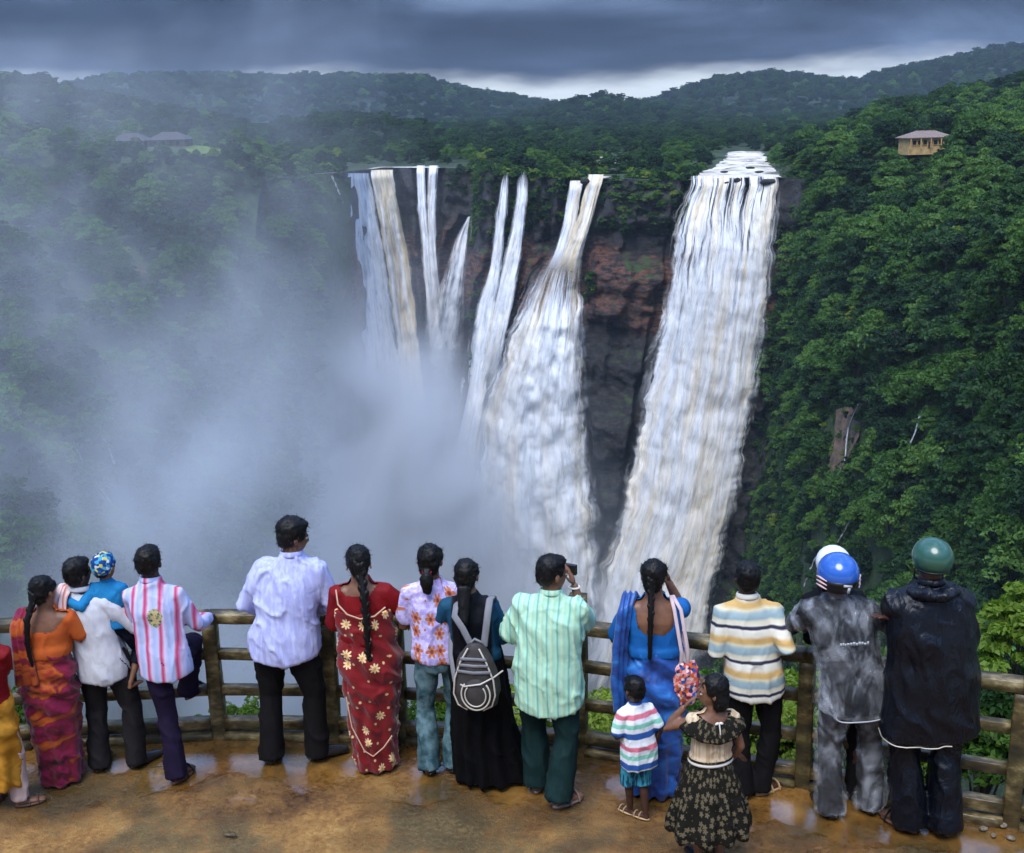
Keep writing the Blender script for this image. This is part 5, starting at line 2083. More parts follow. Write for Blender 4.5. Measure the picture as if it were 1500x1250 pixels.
def c_p11(nt, p):
    n = nt.noise(nt.scalev(p, (2.5, 2.5, 6)), 1.4, 3, .6, 1.0)
    return nt.ramp(n, [(.32, (.004, .018, .10)), (.48, (.008, .060, .27)), (.60, (.014, .12, .40)), (.72, (.04, .24, .56))])


cloth('blue_sari', c_p11, rough=.42, sheen=.15, spec=.5)
cloth('blue_blouse', lambda nt, p: nt.mix(nt.noise(p, 7, 3), (.007, .07, .27), (.014, .14, .40)), rough=.5)


def c_p13(nt, p):
    m, ctr = flowers(nt, cyl(nt, p, .22), 26.0, .42, 2.5, .7, .8)
    return nt.mix(nt.math('MULTIPLY', m, .8), nt.mix(nt.noise(p, 12, 3), (.004, .004, .003), (.014, .012, .008)), (.13, .105, .06))


cloth('dark_print_skirt', c_p13)
cloth('tan_bodice', lambda nt, p: nt.mix(nt.maprange(nt.noise(nt.scalev(nt.obj(), (45, 45, 2)), 1, 2), .42, .58), (.42, .30, .18), (.60, .47, .31)))
cloth('white_ribbon', plain((.74, .70, .62)))


def c_cap(nt, p):
    n = nt.voro(p, 48.0).outputs['Color']
    return nt.ramp(nt.xyz(n)[0], [(0, (.01, .05, .20)), (.45, (.02, .13, .36)), (.55, (.06, .30, .45)), (.72, (.55, .50, .10)), (.9, (.6, .6, .62))], 'CONSTANT')


cloth('patterned_cap', c_cap)


def f_plastic(nt, b):
    p = nt.obj()
    n = nt.noise(nt.scalev(p, (1, 1, .5)), 7, 4, .6, .8)
    nt.put(b.inputs['Base Color'], nt.mix(n, (.55, .60, .66), (.82, .86, .92)))
    nt.put(b.inputs['Alpha'], nt.maprange(n, .42, .72, .04, .36))
    b.inputs['Roughness'].default_value = .14
    b.inputs['Specular IOR Level'].default_value = .9
    nt.put(b.inputs['Normal'], nt.bump(nt.noise(nt.scalev(p, (1, 1, .4)), 10, 3, .55, .8), .55, .05))


mat('clear_plastic', f_plastic)
mat('plastic_hem', color=(.38, .40, .42), rough=.4)


def f_navy(nt, b):
    p = nt.obj()
    nt.put(b.inputs['Base Color'], nt.mix(nt.noise(p, 5, 3), (.0015, .002, .004), (.004, .006, .012)))
    b.inputs['Specular IOR Level'].default_value = .28
    b.inputs['Roughness'].default_value = .34
    nt.put(b.inputs['Normal'], nt.bump(nt.noise(nt.scalev(p, (1, 1, .45)), 15, 4, .6, .8), .6, .03))


mat('navy_raincoat', f_navy)
mat('helmet_green', color=(.022, .085, .058), rough=.28, Coat_Weight=.4)
mat('helmet_blue', color=(.02, .10, .42), rough=.22, Coat_Weight=.5)
mat('helmet_black', color=(.008, .008, .010), rough=.35)
mat('helmet_white', color=(.70, .74, .72), rough=.3)
mat('decal_pink', color=(.62, .42, .42), rough=.4)
mat('shoe_black', color=(.012, .011, .011), rough=.35)
mat('sandal_brown', color=(.10, .045, .025), rough=.6)
mat('sandal_tan', color=(.48, .32, .16), rough=.6)
mat('sandal_grey', color=(.22, .16, .14), rough=.55)
mat('eye_white', color=(.55, .52, .50), rough=.2)
mat('gold', color=(.65, .40, .10), rough=.3, Metallic=1.0)
# ------------------------------------------------------------------ people: the visitors
class P:
    def __init__(s, label, base, top, yaw=0.0, extra=.02, hs=1.0, build=1.0, group=None, dy=0.0, H=None, **pose):
        s.base = gnd(*base)
        tp = at(top[0], top[1], s.base[1] + dy)
        s.yaw = yaw
        s.reach = dy
        s.H = H or (tp[2] - extra)
        d = rotm(-yaw) @ np.array([tp[0] - s.base[0], dy, 0])
        s.root = thing('person', label, 'person', s.base, R_(yaw), group)
        s.sc = s.H / (1.487 + .215 * hs)
        for k in ('hands', 'feet'):
            pose[k] = {sd: (f(s) if callable(f) else f) for sd, f in pose.get(k, {}).items()}
        s.F = Fig(s.H, lean=(d[0], d[1]), hs=hs, build=build, **pose)

    def loc(s, w):
        return (rotm(-s.yaw) @ (np.asarray(w, float) - s.base)) / s.sc

    def z(s, px, py, dy=-.13):
        """unit height of the garment line seen at this pixel"""
        return float(at(px, py, s.base[1] + dy)[2] / s.sc)

    def px(s, px, py, dy=0.0):
        """unit-space point seen at a pixel, dy metres beyond the feet"""
        return s.loc(at(px, py, s.base[1] + dy))


def rail(x, dz=.0, dy=-.06):
    """hand on or just short of the top rail, x metres to the side"""
    def f(p):
        wx = p.base[0] + x
        t_ = p.loc((wx, fen_y(wx) + dy, .975 + dz))
        t_[1] = min(t_[1], .30 + p.reach)
        return t_
    return f


def eyes(p):
    for sd in (-1, 1):
        v, f = ell_vf((0, 0, 0), (.012, .010, .009), 8, 6)
        c = p.F.headp(np.array([sd * .029, .079, .088]))
        add('eye', mesh_np('eye', (v * p.F.hs + c) * p.F.s, f, MATS['eye_white']), p.root)
        v, f = ell_vf((0, .007, 0), (.006, .005, .0065), 8, 6)
        # pupils sit on the eyeballs
        add('eyebrow', mesh_np('eyebrow', (ell_vf(c + p.F.hr @ np.array([0, .006, .020]) * p.F.hs, (.018, .006, .004), 8, 5, p.F.hr)[0]) * p.F.s, f, MATS['hair_black']), p.root)


SK, SBACK, SFAIR = MATS['skin_brown'], MATS['skin_backlit'], MATS['skin_fair']
HB = MATS['hair_black']

# --- woman in mustard sari, cut by the edge of the photograph
p = P('person in a mustard and red sari with pale trousers and brown sandals', (4, 1182), (-30, 893), yaw=-12, feet={1: (.16, .05, -55), -1: (-.10, .02, 0)}, hands={1: rail(.10), -1: rail(-.25)})
p.root['label'] = 'person in a mustard and red sari with pale hem and brown sandals'
body_mesh_o = add('body', body_mesh(p.F, SK), p.root)
skirt(p.F, MATS['mustard_sari'], p.root, [(.22, .19, .17), (.45, .21, .175), (.7, .215, .17), (.9, .20, .155), (1.05, .165, .125)], 'sari', 9, .014, .010, 3, 6, .012)
trousers(p.F, MATS['pale_pink_cloth'], p.root, 1.15, thigh=.9, hemz=.07, name='petticoat')
shirt(p.F, MATS['red_blouse'], p.root, .93, .32, .96, .007, 4, False, 'blouse')
hair(p.F, HB, p.root, 'long', 31)
braid(p.F, HB, p.root, [p.F.headp((0, -.10, .06)), (p.F.lean[0] * .8, -.15, 1.40), (p.F.lean[0] * .5, -.165, 1.0)])
shoes(p.F, MATS['sandal_brown'], p.root, 'sandal')

# --- woman in the dyed sari with a plait
p = P('person in a red, purple and orange dyed sari with a long black plait', (92, 1142), (62, 841), yaw=4, hands={1: rail(.16), -1: rail(-.16)}, head=(-30, 0, 0), feet={-1: (-.07, 0, 5), 1: (.08, .03, -10)})
F = p.F
add('body', body_mesh(F, SK), p.root)
c12 = F.sp(1.3)
shirt(F, MATS['orange_blouse'], p.root, 1.08, .30, .95, .006, 7, False, 'blouse',
      cut=lambda c: (c[:, 1] < c12[1] - .02) & (c[:, 2] > 1.30 + 1.2 * np.maximum(0, np.abs(c[:, 0] - c12[0]) - .085)))
skirt(F, MATS['dyed_sari'], p.root, [(.02, .165, .14), (.25, .165, .145), (.5, .185, .16), (.75, .205, .17), (.88, .208, .165), (1.0, .180, .138), (1.10, .166, .122), (1.16, .155, .112)], 'sari', 7, .010, .012, 11, 8, .016)
drape(F, MATS['dyed_sari'], p.root, [(c12[0] - .10, .10, 1.40), (c12[0] - .15, .0, 1.455), (c12[0] - .17, -.12, 1.36), (c12[0] - .15, -.16, 1.15), (F.pel[0] - .10, -.19, .9)], [(.05, 0, 0), (.055, 0, 0), (.06, 0, 0), (.07, .0, 0), (.09, 0, 0)])
hair(F, HB, p.root, 'long', 32)
h0 = F.headp((0, -.105, .05))
braid(F, HB, p.root, [F.headp((0, -.095, .09)), h0, h0 + (-.045, -.055, -.14), h0 + (-.06, -.07, -.32), h0 + (-.05, -.07, -.52)], .030)

# --- man in white shirt carrying a child
p = P('person in a white shirt and dark grey trousers carrying a small child', (172, 1124), (107, 815), yaw=-6, head=(-30, 0, 4), feet={-1: (-.12, -.02, 8), 1: (.16, .04, -35)},
      hands={-1: rail(-.15), 1: (.20, .24, 1.10)}, poles={1: (.8, -.5, -.4)})
PM = p
F = p.F
add('body', body_mesh(F, SBACK), p.root)
shirt(F, MATS['white_cotton'], p.root, p.z(150, 1000), 1.0, 1.04, .012, 13, True, hemdrop=.03, diag=3)
trousers(F, MATS['grey_trouser'], p.root, 1.12, seed=14, thigh=1.05)
shoes(F, MATS['shoe_black'], p.root)
hair(F, HB, p.root, 'short', 33, 1.06)
MAN_SH = np.array(p.base) + rotm(p.yaw) @ (F.sh[-1] * F.s)

# --- the child in his arm (seated on the forearm)
cw = at(166, 903, PM.base[1] + .015)
t = thing('person', 'small child in a blue shirt and patterned cap, carried by the white-shirted person', 'person', (cw[0], cw[1], cw[2] - .33), R_(-6))
FC = Fig(.98, hs=1.45, build=.95, lean=(-.02, 0), head=(-12, 0, 0), feet={1: (.17, -.08, -20, .12), -1: (-.12, .30, 0, .35)}, kpoles={1: (.5, 1, .1), -1: (-.3, 1, .3)}, hands={-1: (-.50, -.16, 1.30), 1: (.20, .25, 1.15)}, poles={-1: (0, -.6, -.4)})
for sd in (-1, 1):
    pass
zoff = (cw[2] - .33)
add('body', body_mesh(FC, SK), t, (0, 0, -.22))
o = shirt(FC, MATS['blue_child'], t, .90, .95, 1.12, .010, 15, True)
o.location = (0, 0, -.22)
o = trousers(FC, MATS['navy_cloth'], t, 1.1, thigh=1.05, stop=.45)
o.location = (0, 0, -.22)
o = hair(FC, HB, t, 'short', 34)
o.location = (0, 0, -.22)
mb = MB()
for c_, r_ in (((0, -.012, .130), (.092, .104, .092)), ((0, -.04, .10), (.088, .076, .075))):
    v, f = ell_vf(c_, r_, 16, 11)
    mb.add(FC.headp(v), f)
o = garment('cap', FC, mb, MATS['patterned_cap'], t, .010, 4, .005, 16)
o.location = (0, 0, -.22)

# --- striped towel on the shoulder of the white-shirted man
FT = Fig(1.70)
tw = thing('towel', 'pink and white striped cloth hanging over the shoulder of the white shirt', 'towel', MAN_SH + (0, 0, .03))
o = drape(FT, MATS['towel_cloth'], tw, [(.07, .12, -.12), (.06, .08, .05), (.05, .0, .085), (.03, -.10, .03), (.02, -.14, -.10), (.0, -.15, -.24)], [(.05, .0, 0)] * 6, .008, 'cloth', .010, 5, 11, 2)

# --- boy in pink striped shirt, one foot up on the rail
p = P('person in a white and pink striped shirt with one sandalled foot up on the rail', (262, 1143), (214, 797), yaw=-2, dy=.12, feet={-1: (.0, 0, -20), 1: lambda q: (*q.px(281, 1030, .50)[:2], -15, .37)}, hands={-1: rail(-.10), 1: rail(.18)},
      kpoles={1: (.1, 1, .5)}, pelvis=(-.02, .05), build=.93)
F = p.F
add('body', body_mesh(F, SBACK), p.root)
shirt(F, MATS['pink_striped_shirt'], p.root, p.z(230, 1003), .92, .98, .011, 17, True, hemdrop=.03)
trousers(F, MATS['purple_denim'], p.root, 1.05, seed=18, thigh=.98)
shoes(F, MATS['sandal_brown'], p.root, 'sandal', MATS['shoe_black'])
hair(F, HB, p.root, 'short', 35, 1.04)

# --- man in lavender shirt, head turned
p = P('person in a loose lavender shirt and dark brown trousers, head turned aside', (432, 1113), (427, 758), yaw=-4, dy=.08, head=(-58, -12, 0), feet={-1: (-.15, .0, 4), 1: (.17, .03, -62)},
      hands={-1: rail(-.14), 1: rail(.16, .06)}, poles={-1: (-.8, -.4, -.7), 1: (.8, -.4, -.7)}, build=1.05, pelvis=(-.01, 0))
F = p.F
add('body', body_mesh(F, SK), p.root)
shirt(F, MATS['lavender_cotton'], p.root, p.z(430, 968), .88, 1.12, .014, 19, True, hemdrop=.035, diag=2)
trousers(F, MATS['black_trouser'], p.root, 1.15, seed=20, thigh=1.08)
shoes(F, MATS['shoe_black'], p.root)
hair(F, HB, p.root, 'short', 36, 1.15)
eyes(p)

# --- woman in red flowered sari
p = P('person in a dark red sari with cream flowers and a waist-long plait', (552, 1122), (522, 797), yaw=0, head=(8, 0, 0), hands={-1: rail(-.12), 1: (.27, .26, 1.00)}, poles={1: (.8, -.3, -.7)}, feet={-1: (-.07, 0, 4), 1: (.08, .02, -12)})
F = p.F
add('body', body_mesh(F, SK), p.root)
c12 = F.sp(1.38)
shirt(F, MATS['red_blouse'], p.root, 1.02, .46, 1.0, .007, 22, False, 'blouse',
      cut=lambda c: (c[:, 1] < c12[1] - .01) & (c[:, 2] > 1.375 + 1.0 * np.maximum(0, np.abs(c[:, 0] - c12[0] + .02) - .085)))
so = skirt(F, MATS['red_flower_sari'], p.root, [(.015, .15, .135), (.2, .155, .14), (.45, .175, .155), (.7, .205, .175), (.86, .222, .178), (1.0, .205, .150), (1.15, .198, .138), (1.25, .204, .132)], 'sari', 8, .010, .012, 23, 7, .014)
cz = F.sp(1.3)
v, f = tube_vf([(cz[0] - .165, -.10, 1.425), (cz[0] - .150, -.150, 1.34), (cz[0] - .09, -.163, 1.27), (cz[0] + .0, -.168, 1.235), (cz[0] + .10, -.160, 1.25), (cz[0] + .17, -.13, 1.30)], [.006] * 6, 6)
add('border', mesh_np('border', v * F.s, f, MATS['cream_border']), so)
v, f = tube_vf([(F.pel[0] - .17, -.12, .62), (F.pel[0] - .14, -.145, .40), (F.pel[0] - .06, -.163, .22), (F.pel[0] + .0, -.16, .17), (F.pel[0] + .08, -.16, .24), (F.pel[0] + .14, -.145, .32)], [.005] * 6, 6)
add('border', mesh_np('border', v * F.s, f, MATS['cream_border']), so)
hair(F, HB, p.root, 'long', 37, 1.03)
h0 = F.headp((.01, -.10, .04))
braid(F, HB, p.root, [F.headp((0, -.095, .10)), h0, h0 + (.025, -.065, -.15), h0 + (.03, -.075, -.35), h0 + (.03, -.07, -.62)], .036, taper=.6)
for sd in (-1, 1):
    v, f = ell_vf(F.headp((sd * .082, .0, .040)), (.008, .008, .012), 8, 6)
    add('earring', mesh_np('earring', v * F.s, f, MATS['gold']), p.root)

# --- girl in lavender floral top and jeans
p = P('person in a lavender top with orange flowers and flared blue jeans', (650, 1128), (628, 795), yaw=2, head=(-8, 0, 0), hands={-1: rail(-.14), 1: rail(.12)}, feet={-1: (-.10, 0, 5), 1: (.075, .02, -8)}, build=.92)
F = p.F
add('body', body_mesh(F, SK), p.root)
shirt(F, MATS['lavender_floral'], p.root, p.z(630, 975), .33, 1.0, .009, 25, False, 'top', hemdrop=.02)
trousers(F, MATS['jeans_blue'], p.root, 1.22, seed=26, thigh=.92, name='jeans')
shoes(F, MATS['shoe_black'], p.root)
hair(F, HB, p.root, 'long', 38, 1.02)
h0 = F.headp((-.005, -.115, .055))
mb = MB()
for c_, r_ in (((0, 0, 0), (.035, .030, .03)), ((-.004, -.025, -.06), (.050, .038, .062)), ((0, -.02, -.115), (.036, .03, .045))):
    mb.add(*ell_vf(h0 + np.array(c_), r_))
v, f, n = remesh(mb, .008, 2)
v = v + n * (.007 * fbm(v * 40, 3, 9))[:, None]
add('ponytail', mesh_np('ponytail', v * F.s, f, HB), p.root)
v, f = tube_vf([h0 + np.array([.03 * math.cos(a), -.006 + .026 * math.sin(a), .0 + .01 * math.sin(a)]) for a in np.linspace(0, 2 * PI, 12)], .006, 6)
add('hair_tie', mesh_np('hair_tie', v * F.s, f, MATS['red_blouse']), p.root)

# --- woman in black skirt with the backpack
p = P('person in a teal and black top and long black skirt wearing a grey backpack', (706, 1140), (681, 817), yaw=-6, head=(-5, 0, 0), hands={-1: (-.16, .22, 1.02), 1: rail(.14)}, poles={-1: (-1, -.3, -.4)}, feet={-1: (-.05, -.03, 5), 1: (.13, .06, -15)}, build=.93)
PB = p
F = p.F
add('body', body_mesh(F, SK), p.root)
shirt(F, MATS['teal_top'], p.root, .98, .86, 1.0, .008, 27, False, 'top')
skirt(F, MATS['black_skirt'], p.root, [(.035, .27, .21, .07, .02), (.2, .245, .20, .05, .01), (.5, .215, .18, .02, 0), (.8, .20, .16), (.95, .185, .14), (1.05, .168, .125)], 'skirt', 11, .018, .010, 28, 3)
shoes(F, MATS['sandal_grey'], p.root, 'sandal')
hair(F, HB, p.root, 'long', 39, 1.03)
h0 = F.headp((0, -.09, .03))
mb = MB()
for i in range(7):
    mb.add(*ell_vf(h0 + (0, -.02 - .012 * i, -.035 * i), (.058 - .003 * i, .03, .035)))
v, f, n = remesh(mb, .012, 10)
v = v + n * (.008 * fbm(v * (45, 45, 9), 3, 9))[:, None]
add('loose_hair', mesh_np('loose_hair', v * F.s, f, HB), p.root)

# the backpack hangs off her shoulders: its own thing
cloth('grey_nylon', lambda nt, p: nt.mix(nt.noise(p, 11, 4), (.018, .016, .015), (.075, .068, .064)), rough=.55)
cloth('strap_grey', plain((.20, .20, .215)), rough=.6)
mat('piping_cream', color=(.52, .47, .40), rough=.5)
bw = PB.base + rotm(PB.yaw) @ np.array([F.sp(1.15)[0] * F.s + .045, -.25, 0])
bz = float(at(715, 1035, bw[1])[2])
bp = thing('backpack', 'grey backpack with pale straps and piping, worn over the black and teal top', 'backpack', (bw[0], bw[1], bz), R_(-10))
mb = MB()
FB = Fig(1.70)
prof = [(0, .085, .055), (.03, .125, .075), (.12, .140, .088), (.24, .128, .082), (.34, .098, .065), (.40, .060, .045), (.43, .03, .025)]
mb.add(*FB.rings([(z_, a_, b_) for z_, a_, b_ in prof], 24))
v, f, n = remesh(mb, .010, 3)
v = folds(v, n, .007, 61)
add('bag_body', mesh_np('bag_body', v, f, MATS['grey_nylon']), bp)
mb = MB()
mb.add(*ell_vf((.015, -.085, .13), (.085, .035, .10), 16, 10))
pk_ = add('pocket', mb.mesh('pocket', MATS['grey_nylon']), bp)
for rr_, w_ in ((.088, .0055), (.064, .0045)):
    a = np.linspace(R_(-40), R_(220), 26)
    v, f = tube_vf(np.stack([.015 + rr_ * np.cos(a + PI), -.098 - .028 * (1 - (rr_ / .1) ** 2) + 0 * a, .135 - rr_ * 1.15 * np.sin(a)], -1), w_, 6)
    add('piping', mesh_np('piping', v, f, MATS['piping_cream']), pk_)
for sd in (-1, 1):
    v, f = tube_vf([(sd * .035, -.055, .41), (sd * .080, -.072, .33), (sd * .118, -.070, .22), (sd * .128, -.072, .12), (sd * .105, -.066, .045), (sd * .05, -.062, .012)], .0055, 6)
    add('piping', mesh_np('piping', v, f, MATS['piping_cream']), bp)
mb = MB()
for z_ in (.27, .31, .35):
    mb.add(*tube_vf([(-.075 + (.35 - z_) * -.3, -.074, z_), (0, -.092 + (z_ - .27) * .25, z_), (.075 + (.35 - z_) * .3, -.074, z_)], [(.011, .004)] * 3, 6, up=(0, 1, 0)))
add('webbing', mb.mesh('webbing', MATS['strap_grey']), bp)
v, f = tube_vf([(-.125, -.02, .17), (-.05, -.112, .19), (.05, -.122, .215), (.12, -.05, .23), (.16, .02, .24)], .0055, 6)
add('cord', mesh_np('cord', v, f, MATS['piping_cream']), bp)
for x0, x1, y1, z1 in ((-.03, -.135, .16, .62), (.05, .075, .15, .66)):
    pts = [(x0, .02, .40), ((x0 + x1) / 2, .035, .50), (x1, .055, z1 - .05), (x1, .12, z1), (x1, .22, z1 - .02), (x1, .30, z1 - .14)]
    v, f = tube_vf(pts, [(.022, .006)] * 6, 8, up=(0, 1, 0))
    add('strap', mesh_np('strap', v, f, MATS['strap_grey']), bp)
v, f = tube_vf([(-.11, .02, .07), (-.15, .06, .14), (-.19, .14, .27), (-.2, .22, .36)], [(.016, .005)] * 4, 8, up=(0, 1, 0))
add('strap', mesh_np('strap', v, f, MATS['strap_grey']), bp)
add('handle', mesh_np('handle', *tube_vf([(-.03, .0, .42), (.0, -.01, .455), (.04, 0, .43)], .008, 6), MATS['strap_grey']), bp)

# --- man in green shirt, profile
p = P('person in a pale green striped short-sleeved shirt and dark green trousers', (806, 1170), (808, 811), yaw=-14, head=(-48, -6, 0), feet={-1: (-.11, .10, 6), 1: (.09, -.06, -42)},
      hands={-1: rail(-.10), 1: (.13, .26, 1.42)}, poles={1: (.35, -.2, -1.0), -1: (-.5, -.4, -.8)}, build=1.04, extra=.025)
F = p.F
PG = p
add('body', body_mesh(F, SK), p.root)
shirt(F, MATS['green_striped_shirt'], p.root, p.z(800, 1045), .40, 1.12, .013, 29, True, hemdrop=.03, diag=3)
trousers(F, MATS['teal_trouser'], p.root, 1.22, seed=30, thigh=1.12, hemz=.06)
shoes(F, MATS['sandal_grey'], p.root, 'sandal')
hair(F, HB, p.root, 'short', 40, 1.06)
eyes(p)
v, f = tube_vf([F.wr[1] + np.array([.034 * math.cos(a), .0 + .034 * math.sin(a), -.012]) for a in np.linspace(0, 2 * PI, 12)], .007, 6)
add('bracelet', mesh_np('bracelet', v * F.s, f, MATS['white_ribbon']), p.root)
wp = p.base + rotm(p.yaw) @ ((F.wr[1] + unit(F.wr[1] - F.el[1]) * .10 + np.array([-.01, .03, 0])) * F.s)
ph = thing('phone', 'small black camera held up by the person in the green shirt', 'camera', wp, R_(-30))
add('camera_body', MB().box((0, 0, 0), (.10, .028, .062)).mesh('camera_body', MATS['shoe_black'], False), ph)
add('lens', mesh_np('lens', *tube_vf([(0, .01, 0), (0, .035, 0)], .022, 12), MATS['shoe_black']), ph)

# --- woman in blue sari
p = P('person in a shiny blue sari and deep-backed blue blouse with a long plait', (958, 1158), (958, 817), yaw=-3, head=(-14, 2, 0), hands={-1: rail(-.12), 1: (.10, .20, 1.48)}, poles={1: (.45, -.1, -1.0), -1: (-.6, -.4, -.8)}, feet={-1: (-.07, 0, 4), 1: (.08, .03, -10)}, build=1.03)
PBL = p
F = p.F
add('body', body_mesh(F, SK), p.root)
c12 = F.sp(1.3)
shirt(F, MATS['blue_blouse'], p.root, 1.05, .42, .98, .007, 41, False, 'blouse',
      cut=lambda c: (c[:, 1] < c12[1] - .01) & (c[:, 2] > 1.225 + .9 * np.maximum(0, np.abs(c[:, 0] - c12[0]) - .065) + 6 * np.maximum(0, np.abs(c[:, 0] - c12[0]) - .115)))
skirt(F, MATS['blue_sari'], p.root, [(.02, .17, .15), (.2, .17, .15), (.45, .185, .165), (.7, .21, .18), (.86, .222, .18), (.98, .198, .15), (1.09, .172, .128)], 'sari', 9, .014, .012, 42, 8, .018)
cb = F.sp(1.4)
drape(F, MATS['blue_sari'], p.root, [(cb[0] - .12, .12, 1.34), (cb[0] - .155, .02, 1.475), (cb[0] - .19, -.09, 1.40), (cb[0] - .225, -.12, 1.15), (cb[0] - .23, -.11, .88), (cb[0] - .21, -.10, .66)],
      [(.05, 0, 0), (.055, 0, 0), (.05, .03, 0), (.045, .05, 0), (.05, .05, 0), (.05, .05, 0)], .012, 'pallu', .014, 43)
hair(F, HB, p.root, 'long', 43, 1.02)
h0 = F.headp((0, -.105, .04))
braid(F, HB, p.root, [F.headp((0, -.095, .10)), h0, h0 + (-.005, -.055, -.15), h0 + (-.01, -.060, -.30), h0 + (-.01, -.055, -.46)], .027)

# bag on her shoulder: its own thing
cloth('floral_bag', lambda nt, p: nt.ramp(nt.xyz(nt.voro(p, 55.0).outputs['Color'])[0], [(0, (.50, .10, .03)), (.25, (.62, .25, .22)), (.45, (.03, .03, .10)), (.62, (.70, .50, .46)), (.8, (.02, .08, .30)), (.9, (.5, .06, .08))], 'CONSTANT'))
cloth('pink_strap', plain((.60, .46, .46)))
sh = p.base + rotm(p.yaw) @ (F.sh[1] * F.s)
bg_ = at(1006, 1000, p.base[1] - .10)
bt = thing('handbag', 'flowered shoulder bag with a pink strap hanging beside the blue sari', 'bag', (bg_[0], bg_[1], bg_[2] - .14), R_(8))
mb = MB()
mb.add(*FB.rings([(0, .05, .035), (.04, .075, .045), (.14, .085, .05), (.22, .07, .04), (.27, .045, .025)], 20))
v, f, n = remesh(mb, .009, 3)
v = folds(v, n, .014, 71, (16, 16, 9))
add('bag_body', mesh_np('bag_body', v, f, MATS['floral_bag']), bt)
rel = rotm(-8) @ (sh - np.array(bt.location))
for k_ in (-.02, .02):
    v, f = tube_vf([(k_ - .02, -.01, .25), rel * .55 + (k_ - .01, -.075, .03), rel + (-.035 + k_, -.075, .02), rel + (-.05 + k_ * .3, .0, .085), rel + (-.04, .08, .02), (.02, .06, .28)], [(.012, .004)] * 6, 7, up=(0, 1, 0))
    add('strap', mesh_np('strap', v, f, MATS['pink_strap']), bt)

# --- little boy
p = P('small boy in a striped polo shirt, plaid shorts and tan sandals', (936, 1199), (929, 990), yaw=22, extra=.012, hs=1.40, head=(10, -8, 0), build=.98, hands={1: (.20, .02, .88), -1: (-.16, .24, 1.0)}, feet={-1: (-.06, .14, 20), 1: (.05, -.03, 30)})
F = p.F
add('body', body_mesh(F, SBACK, voxel=.014), p.root)
shirt(F, MATS['rainbow_polo'], p.root, .70, .38, 1.12, .011, 44, True)
trousers(F, MATS['plaid_shorts'], p.root, 1.1, thigh=1.15, stop=.16, seed=45, name='shorts')
shoes(F, MATS['sandal_tan'], p.root, 'sandal')
hair(F, HB, p.root, 'short', 46, .97)

# --- girl in party dress
p = P('girl in a tan bodice dress with dark printed skirt and collar, hand at her mouth', (1037, 1262), (1047, 986), yaw=10, extra=.02, hs=1.22, head=(74, -4, 0), build=.98, hands={-1: (-.20, .10, 1.44), 1: (.20, .10, .88)}, poles={-1: (-.35, -.2, -1)})
F = p.F
add('body', body_mesh(F, SK), p.root)
c12 = F.sp(1.38)
bo = shirt(F, MATS['tan_bodice'], p.root, .98, .02, .98, .007, 47, False, 'bodice',
           cut=lambda c: (c[:, 1] < c12[1] - .01) & (c[:, 2] > 1.33 + 1.0 * np.maximum(0, np.abs(c[:, 0] - c12[0]) - .05)))
skirt(F, MATS['dark_print_skirt'], p.root, [(.34, .36, .32), (.42, .35, .315), (.6, .30, .265), (.8, .24, .20), (.93, .195, .15), (1.0, .175, .13)], 'skirt', 10, .030, .010, 48, 2)
zz_ = np.array([F.sp(1.0)[0], F.sp(1.0)[1], 1.0])
a = np.linspace(0, 2 * PI, 30)
v, f = tube_vf(np.stack([zz_[0] + .188 * np.cos(a), zz_[1] + .142 * np.sin(a), 1.0 + 0 * a], -1), [(.008, .015)] * 30, 8, up=(0, 0, 1))
add('waistband', mesh_np('waistband', v * F.s, f, MATS['white_ribbon']), p.root)
v, f = tube_vf(np.stack([zz_[0] + .190 * np.cos(a), zz_[1] + .144 * np.sin(a), 1.028 + 0 * a], -1), [(.010, .009)] * 30, 8, up=(0, 0, 1))
add('waistband', mesh_np('waistband', v * F.s, f, MATS['dark_print_skirt']), p.root)
# wide ruffled collar
cc_ = F.sp(1.40)
n_ = 40
V = []
for j, (r1, r2, z1) in enumerate([(.120, .118, 1.415), (.150, .132, 1.418), (.215, .158, 1.385), (.275, .180, 1.315), (.280, .182, 1.300), (.19, .14, 1.36)]):
    th = np.linspace(0, 2 * PI, n_, endpoint=False)
    ru = 1 + (.035 * np.sin(th * 11) if 1 < j < 5 else 0)
    drop = -(.075 if j > 1 else .045) * np.clip(-np.sin(th), 0, 1) ** 2
    V.append(np.stack([cc_[0] + r1 * np.cos(th) * ru, cc_[1] + r2 * np.sin(th) * ru, z1 + drop], -1))
add('ruffle_collar', mesh_np('ruffle_collar', np.concatenate(V) * F.s, grid_faces(6, n_, True), MATS['dark_print_skirt']), bo)
bw_ = MB()
bw_.add(*ell_vf((cc_[0] + .018, cc_[1] - .145, 1.395), (.020, .010, .012), 10, 6, rotm(0, 0, 20)))
bw_.add(*ell_vf((cc_[0] - .018, cc_[1] - .145, 1.395), (.020, .010, .012), 10, 6, rotm(0, 0, -20)))
bw_.add(*tube_vf([(cc_[0], cc_[1] - .15, 1.39), (cc_[0] + .005, cc_[1] - .162, 1.33), (cc_[0] + .008, cc_[1] - .158, 1.27)], .006, 6))
add('ribbon', mesh_np('ribbon', np.concatenate(bw_.v) * F.s, bw_.f, MATS['white_ribbon']), bo)
hair(F, HB, p.root, 'bob', 49, 1.03)
eyes(p)
shoes(F, MATS['shoe_black'], p.root)

